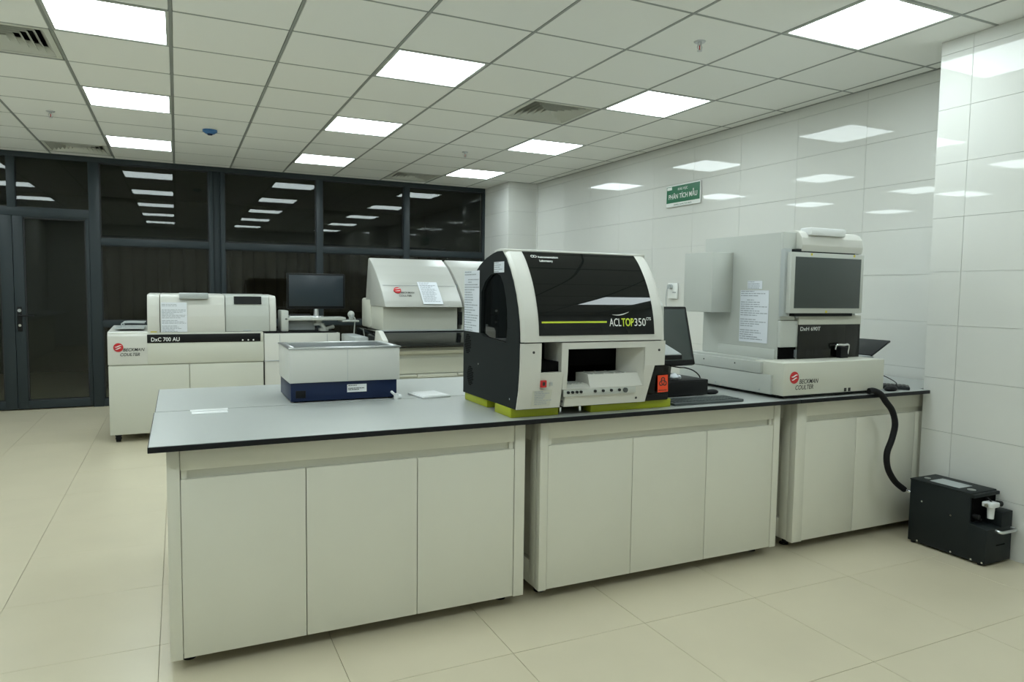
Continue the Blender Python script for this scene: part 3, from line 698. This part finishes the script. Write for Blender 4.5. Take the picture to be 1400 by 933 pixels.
MB().cyl((2.28, 2.954, .990), (2.28, 2.952, .990), .004, seg=12).rot(c0, ro).build('power_button', 'ltgrey', mb)
t = thing('crumpled_tissue', (2.31, 2.90, .912), 'small crumpled white tissue on the black computer', 'tissue')
b = MB().sph((2.31, 2.905, .930), .020, (1.3, .9, .8), 10).sph((2.335, 2.90, .926), .015, (1.1, 1, .7), 8)
for v in b.b.verts: v.co += Vector([random.uniform(-.004, .004) for _ in range(3)])
b.build('tissue_ball', 'paper', t)
tag(MB().tube([(2.35, 3.02, .975), (2.41, 2.99, .965), (2.46, 3.0, .96), (2.50, 2.98, .945), (2.525, 2.96, .915), (2.53, 2.97, .88), (2.54, 3.02, .835), (2.60, 3.10, .833)], .0035, 8).build('monitor_cable', 'rubber'),
    'black cable looping from the monitor over the computer edge', 'cable')
def keyboard(name, label, cx_, cy_, rz, L, W, m1, m2, z=CT, thick=.018):
    t = thing(name, (cx_, cy_, z), label, 'keyboard')
    MB().box(cx_-L/2, cx_+L/2, cy_-W/2, cy_+W/2, z, z+thick, .004).rot((cx_, cy_, z), (0, 0, rz)).build('keyboard_case', m1, t)
    b = MB(); n = int(L/.0195); r = 5
    for i in range(n-1):
        for j in range(r):
            x = cx_-L/2+.012+i*.0195; y = cy_-W/2+.014+j*.0195
            b.box(x, x+.016, y, y+.016, z+thick, z+thick+.0035)
    b.rot((cx_, cy_, z), (0, 0, rz)); b.build('keys', m2, t, kind='stuff')
    return t
keyboard('computer_keyboard', 'grey keyboard at the worktop front edge between the two analyzers', 2.315, 2.705, -.02, .42, .15, 'kb', 'kb', thick=.014)
t = thing('computer_mouse', (2.575, 2.92, CT), 'black mouse beside the flat black computer', 'mouse')
MB().sph((2.555, 2.90, CT+.010), .03, (1.5, .8, .5)).build('mouse_shell', 'black', t)

# ------------------------------------------------------------------ haematology analyzer
def logo(parent, cx_, cz_, y_, r, thk=.001):
    e = MB().cyl((cx_, y_+.0004, cz_), (cx_, y_-thk, cz_), r, seg=32, sm=False).build('red_emblem', 'red', parent)
    b = MB()
    for s0, k in ((.28, 1), (-.22, .85)):
        for i in range(10):
            a, c = -1+2*i/10, -1+2*(i+1)/10
            g = lambda u: cz_+s0*r+.13*r*math.sin(u*2.4)+.05*r*u
            h0, h1 = .10*r*(1-a*a)+.012*r, .10*r*(1-c*c)+.012*r
            xa, xc = cx_+a*r*.72*k, cx_+c*r*.72*k
            P = [(xa, g(a)-h0), (xc, g(c)-h1), (xc, g(c)+h1), (xa, g(a)+h0)]
            b.hexa([(x, y_-thk, z) for x, z in P]+[(x, y_-thk*1.8, z) for x, z in P])
    b.build('white_wave', 'wprint', e)
t = thing('cell_counter', (3.12, 2.98, CT), 'tall light grey analyzer with touch monitor by the tiled pillar', 'analyzer')
HX0, HX1 = 2.757, 3.507
MB().box(HX0, HX1, 2.602, 2.80, .846, 1.013, .004).build('base_front', 'beige', t)
bf = t.children[-1]
MB().box(2.84, HX1, 2.80, 3.42, .846, 1.010, .003).build('base_block', 'white2', t)
MB().box(2.744, 2.842, 2.672, 3.40, .846, .945, .002).build('side_cover', 'ltgrey' if False else 'white2', t)
o = MB().box(2.740, 2.760, 2.742, 3.40, .948, 1.007, .002).build('rack_rail', 'white2', t)
MB().box(2.760, 2.84, 2.672, 3.40, .944, .968).build('rack_bed', 'black', t)
b = MB()
for k in range(22): b.box(2.770, 2.835, 2.80+k*.026, 2.816+k*.026, .968, .992)
b.build('rack_fingers', 'kb', t)
for (y, z) in ((2.93, .985), (3.18, .985)): MB().cyl((2.741, y, z), (2.738, y, z), .004, seg=12).build('screw', 'kprint', o)
for (y, z) in ((2.75, .862), (3.08, .862)): MB().cyl((2.745, y, z), (2.742, y, z), .004, seg=12).build('screw', 'gprint', t)
MB().box(HX0+.03, HX1-.02, 2.63, 3.38, CT+.004, .848).build('underside', 'black', t)  # black slab stands in for the shadow in the gap beneath the base
for x in (2.80, 3.46):
    for y in (2.66, 3.34): MB().cyl((x, y, CT), (x, y, .848), .02).build('foot', 'rubber', t)
logo(bf, 2.832, .938, 2.6015, .031)
text('BECKMAN', 'lettering', 'kprint', bf, (2.868, 2.6015, .905), .024, '-y', .136, shear=.25, bold=.006)
text('COULTER', 'lettering', 'kprint', bf, (2.842, 2.6015, .875), .024, '-y', .126, shear=.25, bold=.006)
for x in (3.198, 3.228): MB().box(x, x+.018, 2.6, 2.6035, .838+.011, .868, .001).build('port', 'kprint', bf)
# tower
MB().box(2.900, 3.42, 2.790, 3.385, 1.010, 1.690, .004).build('tower', 'white2', t); tw = t.children[-1]
MB().box(2.892, 2.901, 2.80, 3.24, 1.010, 1.065, .002).build('lower_skirt', 'white2', t)
MB().box(2.8985, 3.005, 2.772, 2.792, 1.224, 1.693, .004).build('corner_panel', 'white2', t)
MB().box(2.8985, 3.027, 2.768, 2.790, 1.078, 1.221, .004).build('corner_door', 'white2', t)
MB().box(2.905, 3.03, 2.785, 2.792, 1.012, 1.078).build('lower_gap', 'void', t)
MB().cyl((3.01, 2.768, 1.20), (3.01, 2.766, 1.20), .004, seg=10).build('latch_dot', 'ltgrey', t)
hd = [(2.735, 1.590), (2.728, 1.625), (2.735, 1.665), (2.755, 1.692), (2.79, 1.705), (2.83, 1.703), (2.83, 1.590)]
MB().prism(hd, 'x', 2.990, 3.455, .003, True).build('curved_head', 'white', t)
MB().box(3.045, 3.305, 2.722, 2.80, 1.678, 1.719, .006).build('head_handle', 'strip', t)
MB().box(3.00, 3.455, 2.762, 2.80, 1.235, 1.60).build('screen_recess', 'ltgrey', t)
MB().box(3.020, 3.505, 2.760, 2.83, 1.198, 1.250, .004).build('brow_panel', 'beige', t)
MB().box(3.022, 3.500, 2.795, 2.83, 1.012, 1.200).build('bay_back', 'void', t)
MB().box(3.42, 3.50, 2.83, 3.385, 1.012, 1.25).build('tower_side_lower', 'white2', t)
sm = MB().box(3.022, 3.503, 2.762, 2.766, 1.012, 1.199, .001).build('smoked_door', 'smoke', t, 'smoked acrylic door')
MB().box(3.498, 3.503, 2.766, 2.83, 1.012, 1.199).build('door_return', 'smoke', sm)
text('DxH 690T', 'lettering', 'wprint', sm, (3.036, 2.7612, 1.166), .022, '-y', .150)
b = MB()
for x in (3.02, 3.115, 3.14, 3.165, 3.19, 3.215): b.box(x, x+.016, 2.775, 2.792, 1.02, 1.062)
b.build('tube_racks', 'gprint', t)
o = MB().tube([(3.29, 2.745, 1.062), (3.29, 2.735, 1.086), (3.33, 2.725, 1.086), (3.37, 2.725, 1.084), (3.372, 2.735, 1.03)], .006, 8).build('probe_guard', 'chrome', t)
MB().box(3.315, 3.375, 2.728, 2.76, 1.013, 1.075, .003).build('tube_station', 'black', t)
# side box
MB().box(2.749, 2.901, 3.142, 3.388, 1.254, 1.597, .004).build('side_box', 'white2', t)
# touch monitor
o = MB().box(2.902, 3.452, 2.715, 2.765, 1.262, 1.584, .005).build('touch_monitor', 'white2', t)
MB().box(2.93, 3.425, 2.7125, 2.716, 1.289, 1.560, .001).build('screen', 'screen2', o)
for (x, z) in ((3.045, 1.575), (3.37, 1.576), (3.17, 1.270)): MB().box(x-.006, x+.006, 2.7135, 2.7155, z-.006, z+.006).build('tape_dot', 'yel', o)
MB().box(2.96, 3.40, 2.735, 2.79, 1.245, 1.603, .002).build('monitor_backing', 'dgrey', t)
MB().box(2.886, 2.93, 2.745, 2.775, 1.245, 1.603, .003).build('monitor_rear_bracket', 'ltgrey', t)  # light grey bracket behind the monitor's left edge
# raised rear side tray
MB().hexa([(3.73, 2.85, 1.0), (3.888, 2.85, 1.083), (3.888, 3.07, 1.083), (3.73, 3.07, 1.0), (3.724, 2.85, 1.010), (3.882, 2.85, 1.093), (3.882, 3.07, 1.093), (3.724, 3.07, 1.010)], .002).build('tilted_side_tray', 'kb2', t)
MB().hexa([(3.50, 2.86, .988), (3.76, 2.86, .988), (3.76, 3.05, .988), (3.50, 3.05, .988), (3.50, 2.86, 1.000), (3.75, 2.86, 1.004), (3.75, 3.05, 1.004), (3.50, 3.05, 1.0)], .002).build('tray_arm', 'ltgrey', t)
sheet_paper('taped_sheet', 'printed sheet taped to the side of the tall grey analyzer', '-x', (2.8985, 3.073, 1.382), .214, .290, 24, 21)
sheet_paper('taped_note', 'small note taped above the printed sheet on the tall grey analyzer', '-x', (2.8985, 3.020, 1.434), .110, .045, 4, 22)
keyboard('computer_keyboard', 'small black keyboard on the worktop between tall analyzer and pillar', 3.69, 2.76, -.9, .30, .12, 'kb2', 'kb2')
t = thing('computer_mouse', (3.60, 2.625, CT), 'black mouse with looping cable at the right end of the worktop', 'mouse')
MB().sph((3.615, 2.635, CT+.012), .032, (1.5, .8, .55)).build('mouse_shell', 'black', t)
MB().tube([(3.66, 2.65, CT+.015), (3.72, 2.68, CT+.035), (3.71, 2.76, CT+.07), (3.68, 2.80, CT+.078), (3.65, 2.80, CT+.05), (3.63, 2.80, CT+.025)], .0025, 8).build('cable', 'rubber', t)
# hose
tag(MB().tube([(3.365, 2.580, .846), (3.395, 2.572, .847), (3.425, 2.552, .828), (3.46, 2.547, .788), (3.512, 2.545, .735), (3.541, 2.545, .66), (3.522, 2.545, .58), (3.487, 2.545, .502), (3.500, 2.545, .419), (3.563, 2.545, .339), (3.652, 2.550, .282)], .0165, 14, 8).build('rubber_hose', 'rubber'),
    'thick black hose drooping from the worktop edge towards the charcoal pump', 'hose')
# pump unit
t = thing('vacuum_pump', (3.75, 2.3, 0), 'charcoal metal pump box standing on the floor against the tiled pillar', 'pump')
P0, P1 = 3.648, 3.862
MB().box(P0, P1, 2.185, 2.512, .012, .352, .003).build('case', 'pump', t); cs = t.children[-1]
MB().box(P0-.002, P1+.002, 2.183, 2.514, .350, .357, .002).build('lid', 'pump', t); ld = t.children[-1]
MB().box(3.69, 3.80, 2.27, 2.43, .357, .3585).build('rating_plate', 'ltgrey', ld)
MB().cyl((3.72, 2.225, .356), (3.72, 2.225, .360), .02, seg=20).build('cap', 'steel', ld)
MB().cyl((3.73, 2.47, .356), (3.73, 2.47, .360), .016, seg=20).build('cap', 'steel', ld)
for (y, z) in ((2.44, .245), (2.28, .215), (2.455, .022), (2.27, .022)): MB().cyl((P0+.001, y, z), (P0-.003, y, z), .005, seg=12).build('screw', 'chrome', cs)
MB().prism([(2.097, .012), (2.187, .012), (2.187, .205), (2.097, .190)], 'x', P0, P1, .003).build('front_drawer', 'pump', t); fd = t.children[-1]
MB().box(3.770, P1, 2.097, 2.187, .188, .268, .003).build('front_tower', 'pump', t)
MB().box(P0+.012, P1-.012, 2.178, 2.186, .21, .34).build('front_recess', 'void', t)
MB().box(P0, P1, 2.165, 2.186, .335, .352, .002).build('front_lip', 'pump', t)
MB().tube([(3.725, 2.105, .180), (3.728, 2.072, .176), (3.78, 2.068, .176), (3.83, 2.068, .176), (3.852, 2.072, .176), (3.853, 2.10, .178)], .008, 10).build('handle', 'steel', fd, 'silver bar handle')
MB().box(3.735, 3.805, 2.0955, 2.099, .098, .104).build('slot', 'void', fd)
for y in (2.165, 2.11): MB().cyl((P0+.001, y, .020), (P0-.003, y, .020), .005, seg=12).build('screw', 'chrome', fd)
o = MB().box(3.700, 3.765, 2.105, 2.160, .292, .318, .006).build('air_filter', 'bowl', t, 'white air filter with small bowl')
MB().cyl((3.735, 2.132, .295), (3.735, 2.132, .232), .018, .015, 20).build('bowl', 'bowl', o)
MB().cyl((3.705, 2.13, .305), (3.69, 2.13, .305), .010).build('fitting', 'chrome', o)
MB().cyl((3.78, 2.13, .305), (3.81, 2.13, .30), .015).build('knob', 'black', t)
MB().tube([(3.735, 2.13, .315), (3.74, 2.15, .33), (3.76, 2.175, .32)], .004, 8).build('air_tube', 'rubber', t)
MB().cyl((3.672, 2.178, .24), (3.672, 2.150, .24), .012).cyl((3.69, 2.178, .222), (3.69, 2.15, .222), .008).build('black_fitting', 'black', t)
MB().cyl((3.66, 2.512, .272), (3.655, 2.545, .280), .009).build('hose_connector', 'chrome', t)
for x in (P0+.02, P1-.02):
    for y in (2.13, 2.49): MB().cyl((x, y, 0), (x, y, .014), .012).build('rubber_foot', 'rubber', t)

# ------------------------------------------------------------------ floor-standing chemistry analyzer (left, behind)
t = thing('chemistry_analyzer', (.3, 7.3, 0), 'white floor-standing chemistry analyzer on castors before the glass partition, left', 'analyzer')
YD = 6.905; DX0, DX1 = -.547, .718
MB().box(DX0+.004, DX1-.004, YD+.012, 7.68, .07, .955, .004).build('carcass', 'beige', t)
MB().box(DX0, .083, YD, YD+.014, .070, .672, .003).build('front_door', 'beige', t)
MB().box(.089, DX1-.004, YD, YD+.014, .070, .672, .003).build('front_door', 'beige', t)
uf = MB().prism([(YD-.004, .680), (YD-.006, .93), (YD+.03, .965), (7.60, .99), (7.60, .680)], 'x', DX0-.002, -.245, .003).build('left_deck', 'white', t)
up_ = MB().box(-.247, DX1, YD-.004, YD+.20, .680, .865, .003).build('upper_front', 'beige', t)
st = MB().box(-.247, .690, YD-.008, YD+.02, .866, .940, .003).build('black_strip', 'black', t)
MB().box(.690, DX1, YD-.006, YD+.05, .865, .948, .003).build('end_block', 'beige', t)
text('DxC 700 AU', 'lettering', 'wprint', st, (-.215, YD-.009, .880), .036, '-y', .225, bold=.01)
for x in (.535, .583, .628): MB().cyl((x, YD-.008, .880), (x, YD-.011, .880), .007, seg=10).build('status_lamp', 'wprint', st)
logo(uf, -.468, .832, YD-.008, .038, .002)
text('BECKMAN', 'lettering', 'kprint', uf, (-.432, YD-.0075, .798), .028, '-y', .165, shear=.25, bold=.008)
text('COULTER', 'lettering', 'kprint', uf, (-.455, YD-.0075, .757), .028, '-y', .150, shear=.25, bold=.008)
o = MB().box(-.50, -.27, 6.99, 7.35, .985, .998, .003).build('sample_tray', 'ltgrey', t)
MB().tube([(-.44, 7.1, .99), (-.44, 7.1, 1.035), (-.27, 7.1, 1.035)], .006, 8).tube([(-.44, 7.35, .99), (-.44, 7.35, 1.035), (-.27, 7.35, 1.035)], .006, 8).tube([(-.44, 7.1, 1.035), (-.44, 7.35, 1.035)], .006, 8).build('guard_rail', 'ltgrey', o)
cv = [(6.93, .955), (6.932, 1.10), (6.945, 1.20), (6.97, 1.27), (7.00, 1.290), (7.55, 1.300), (7.55, .955)]
MB().prism(cv, 'x', -.243, -.145, .006).build('end_cover', 'white', t)
cl = MB().prism([(p[0]-.006 if p[0] < 7.3 else p[0], p[1]) for p in cv], 'x', -.140, .388, .004).build('lift_cover', 'white', t)
MB().prism([(6.915, 1.255), (6.912, 1.30), (6.96, 1.308), (7.05, 1.308), (7.05, 1.29), (6.95, 1.255)], 'x', .012, .250, .003).build('cover_handle', 'ltgrey', cl)
rc = MB().prism([(p[0]+.012 if p[0] < 7.3 else p[0], p[1]) for p in cv], 'x', .394, .775, .004).build('right_cover', 'white2', t)
MB().prism([(p[0]+.02 if p[0] < 7.3 else p[0], p[1]-.003) for p in cv] , 'x', .775, .84, .012).build('rounded_end', 'white', t)
MB().prism([(6.951, 1.208), (6.973, 1.280), (6.99, 1.280), (6.99, 1.208)], 'x', .468, .708).build('display_window', 'black', rc)
MB().box(.545, .615, 6.935, 6.95, .958, .972, .003).build('cover_catch', 'ltgrey', rc)
MB().box(.39, .845, 6.94, 7.55, .943, .957).build('cover_gap', 'black', t)
MB().box(-.22, -.17, 6.9285, 6.932, .958, .966).build('warning_mark', 'yel', t)
b = MB().box(DX1+.006, 1.425, YD+.004, 7.62, .07, .935, .006); b.build('side_module', 'white', t)
MB().box(DX1+.001, DX1+.008, YD, YD+.02, .07, .67).build('module_gap', 'black', t)
MB().box(DX1+.006, 1.425, YD-.004, YD+.012, .676, .682).build('module_seam', 'gprint', t)
MB().box(.862, .866, YD+.002, YD+.005, .775, .925).box(.862, 1.30, YD+.002, YD+.005, .775, .779).box(1.30, 1.304, YD+.002, YD+.005, .70, .925).build('panel_seam', 'gprint', t)
MB().box(DX1+.02, 1.40, YD+.03, 7.60, .935, .947, .003).build('black_top_mat', 'black', t)
for x in (DX0+.06, 1.36):
    for y in (YD+.06, 7.60):
        o = MB().cyl((x-.018, y, .032), (x+.018, y, .032), .032, seg=20).build('castor', 'rubber', t)
        MB().box(x-.026, x+.026, y-.02, y+.02, .05, .072, .004).cyl((x-.024, y, .032), (x+.024, y, .032), .010).build('castor_fork', 'kb2', o)
sheet_paper('taped_sheet', 'printed sheet taped to the left cover of the chemistry analyzer', '-y', (-.134, 6.921, 1.222), .208, .262, 22, 31)

# monitor arm station on the side module
t = thing('monitor_station', (1.2, 7.05, .947), 'white monitor shelf on a jointed arm above the chemistry analyzer', 'monitor shelf')
MB().box(.915, 1.50, 6.98, 7.22, 1.052, 1.083, .008).build('shelf', 'white2', t)
MB().box(.885, .955, 6.98, 7.22, .948, 1.150, .012).build('end_upright', 'white2', t)
MB().box(.955, 1.22, 7.10, 7.14, .955, 1.052, .004).build('back_panel', 'ltgrey', t)
MB().box(1.46, 1.632, 6.98, 7.16, 1.036, 1.052, .006).build('side_wing', 'white2', t)
o = MB().cyl((1.25, 7.1, 1.055), (1.25, 7.1, 1.015), .04).box(1.20, 1.30, 7.05, 7.15, 1.00, 1.022, .005).build('arm', 'white2', t)
MB().cyl((1.27, 7.05, 1.01), (1.31, 7.05, .965), .020).cyl((1.31, 7.05, .965), (1.40, 7.1, .985), .018).cyl((1.30, 7.08, .947), (1.30, 7.08, .975), .05).build('arm_joint', 'white2', o)
t = thing('desktop_monitor', (1.23, 7.08, 1.083), 'wide dark monitor standing on the white shelf before the glass', 'monitor')
mo = MB().box(.952, 1.507, 7.06, 7.10, 1.163, 1.508, .006).build('screen_housing', 'black', t)
MB().box(.972, 1.487, 7.0575, 7.062, 1.190, 1.490, .001).build('screen', 'screen', mo)
MB().cyl((1.23, 7.09, 1.083), (1.23, 7.09, 1.175), .028, .02).build('neck', 'steel', t)
MB().cyl((1.23, 7.09, 1.083), (1.23, 7.09, 1.092), .075, .07, 28).build('base', 'steel', t)
t = thing('white_keyboard', (1.08, 7.03, 1.083), 'thin white keyboard on the monitor shelf', 'keyboard')
MB().box(.965, 1.175, 7.00, 7.09, 1.083, 1.097, .003).build('keyboard_case', 'strip', t)
MB().box(.975, 1.165, 7.01, 7.085, 1.097, 1.112, .003).build('key_field', 'kb2', t)
t = thing('barcode_scanner', (1.57, 7.05, 1.052), 'white barcode scanner resting in its holder on the shelf wing', 'scanner')
MB().sph((1.565, 7.05, 1.108), .036, (.95, 1.1, 1)).box(1.545, 1.588, 7.03, 7.07, 1.052, 1.10, .008).build('scanner_body', 'white2', t)
MB().box(1.552, 1.580, 7.005, 7.02, 1.075, 1.112, .004).build('scan_window', 'ltgrey', t)
MB().tube([(1.588, 7.05, 1.09), (1.60, 7.03, 1.06), (1.592, 7.02, .98), (1.582, 7.02, .80), (1.585, 7.03, .5), (1.60, 7.1, .01)], .006, 8).build('cable', 'white2', t)

# ------------------------------------------------------------------ large immunoassay analyzer behind the bench
t = thing('immunoassay_analyzer', (2.35, 6.4, 0), 'large white floor-standing analyzer with two curved hoods and black deck', 'analyzer')
prof = [(6.20, 1.000), (6.20, 1.190), (6.10, 1.203)]
hoodp = [(6.085, 1.205), (6.12, 1.26), (6.20, 1.345), (6.295, 1.430), (6.40, 1.510), (6.52, 1.590), (6.67, 1.662), (6.70, 1.655), (6.79, 1.30), (6.80, 1.205)]
def bighood(x0, x1, logo_=False):
    MB().box(x0, x1, 6.20, 6.80, .990, 1.206, .006).build('hood_body', 'beige', t)
    o = MB().prism(hoodp, 'x', x0-.012, x1+.012, .012).build('curved_hood', 'hoodw', t)
    return o
h1 = bighood(1.662, 2.375); h2 = bighood(2.42, 3.08)
MB().box(1.648, 1.70, 6.60, 6.95, .995, 1.278, .02).build('rear_box', 'beige', t)
MB().box(2.386, 2.410, 6.30, 6.78, .99, 1.42).build('hood_gap', 'gprint', t)
ang = math.atan2(.085, .08)
hl = lambda z: 6.12+(z-1.26)*(.08/.085)
def hood_text(s, x, z, h, wd): 
    return text(s, 'lettering', 'kprint', h1, (x, hl(z)-.004, z), h, '-y', wd, shear=.2, bold=.006, tilt=-.75)
hood_text('BECKMAN', 1.825, 1.328, .022, .125); hood_text('COULTER', 1.80, 1.300, .022, .115)
e = MB().cyl((1.795, hl(1.352)+.006, 1.346), (1.795, hl(1.352)-.007, 1.3585), .034, seg=28).build('red_emblem', 'red', h1)
b = MB()
for dz in (-.010, .009): b.hexa([(1.772, hl(1.352+dz)-.0075, 1.358+dz-.003), (1.818, hl(1.352+dz)-.0075, 1.358+dz+.003), (1.818, hl(1.352+dz), 1.352+dz+.003), (1.772, hl(1.352+dz), 1.352+dz-.003), (1.772, hl(1.352+dz)-.0055, 1.362+dz-.001), (1.818, hl(1.352+dz)-.0055, 1.362+dz+.005), (1.818, hl(1.352+dz)+.002, 1.356+dz+.005), (1.772, hl(1.352+dz)+.002, 1.356+dz-.001)])
b.build('white_wave', 'wprint', e)
MB().box(1.662+.01, 2.365, hl(1.40)+.001, hl(1.40)+.004, 1.399, 1.402).build('hood_seam', 'gprint', h1)
g = []
for i in range(5):
    z = 1.435-.2*i/4
    g.append([(2.005+u*.19, hl(z)-.010 if z < 1.345 else 6.20+(z-1.345)*(.095/.085)-.010, z) for u in (0, .5, 1)])
o = MB().sheet(g, .001).build('taped_sheet', 'paper'); tag(o, 'printed sheet on the front hood of the two-hooded analyzer', 'paper')
b = MB(); rd = random.Random(3)
for i in range(16):
    z = 1.425-.18*i/16; y = (hl(z) if z < 1.345 else 6.20+(z-1.345)*(.095/.085))-.0122
    x = 2.02; e_ = 2.02+rd.uniform(.08, .155)
    while x < e_:
        l = min(rd.uniform(.01, .03), e_-x); vs = [b.b.verts.new(p) for p in ((x, y, z), (x+l, y, z), (x+l, y+.004, z+.0045), (x, y+.004, z+.0045))]; b.b.faces.new(vs); x += l+.005
b.build('printed_text', 'gprint', o, kind='stuff')
dk = MB().prism([(5.72, .868), (5.70, .885), (5.74, .905), (6.20, .985), (6.95, .990), (6.95, .868)], 'x', 1.60, 3.12, .004).build('black_deck', 'bgloss', t)
MB().box(1.64, 3.10, 6.17, 6.22, .985, .997, .002).build('steel_lip', 'ltgrey', dk)
MB().prism([(5.78, .86), (5.80, .93), (5.95, 1.00), (6.05, 1.005), (6.10, .86)], 'x', 1.555, 1.60, .004).build('end_fin', 'white', t)
MB().box(1.432, 1.556, 6.3, 6.88, .02, .93, .01).build('waste_module', 'ltgrey', t)
MB().box(1.56, 3.12, 5.86, 6.95, .08, .866, .006).build('cabinet', 'beige', t)
MB().prism([(5.855, .866), (5.80, .862), (5.79, .835), (5.81, .812), (5.855, .80)], 'x', 1.60, 3.12, .003).build('front_bullnose', 'beige', t)
MB().box(1.60, 3.12, 5.845, 5.862, .635, .772, .003).build('front_panel', 'beige', t)
MB().box(1.62, 1.865, 5.835, 5.862, .610, .628, .002).build('toe_panel', 'beige', t)
MB().box(1.873, 2.24, 5.835, 5.862, .600, .629, .002).build('pull_flap', 'beige', t)
MB().box(2.248, 3.12, 5.835, 5.862, .610, .628, .002).build('toe_panel', 'beige', t)
MB().box(1.60, 3.12, 5.845, 5.862, .11, .585, .003).build('lower_panel', 'beige', t)
MB().box(2.385, 2.42, 6.19, 6.21, 1.04, 1.16).build('black_slot', 'black', t)
for x in (1.62, 3.05):
    for y in (5.95, 6.88): MB().cyl((x, y, 0), (x, y, .085), .03).build('foot', 'rubber', t)
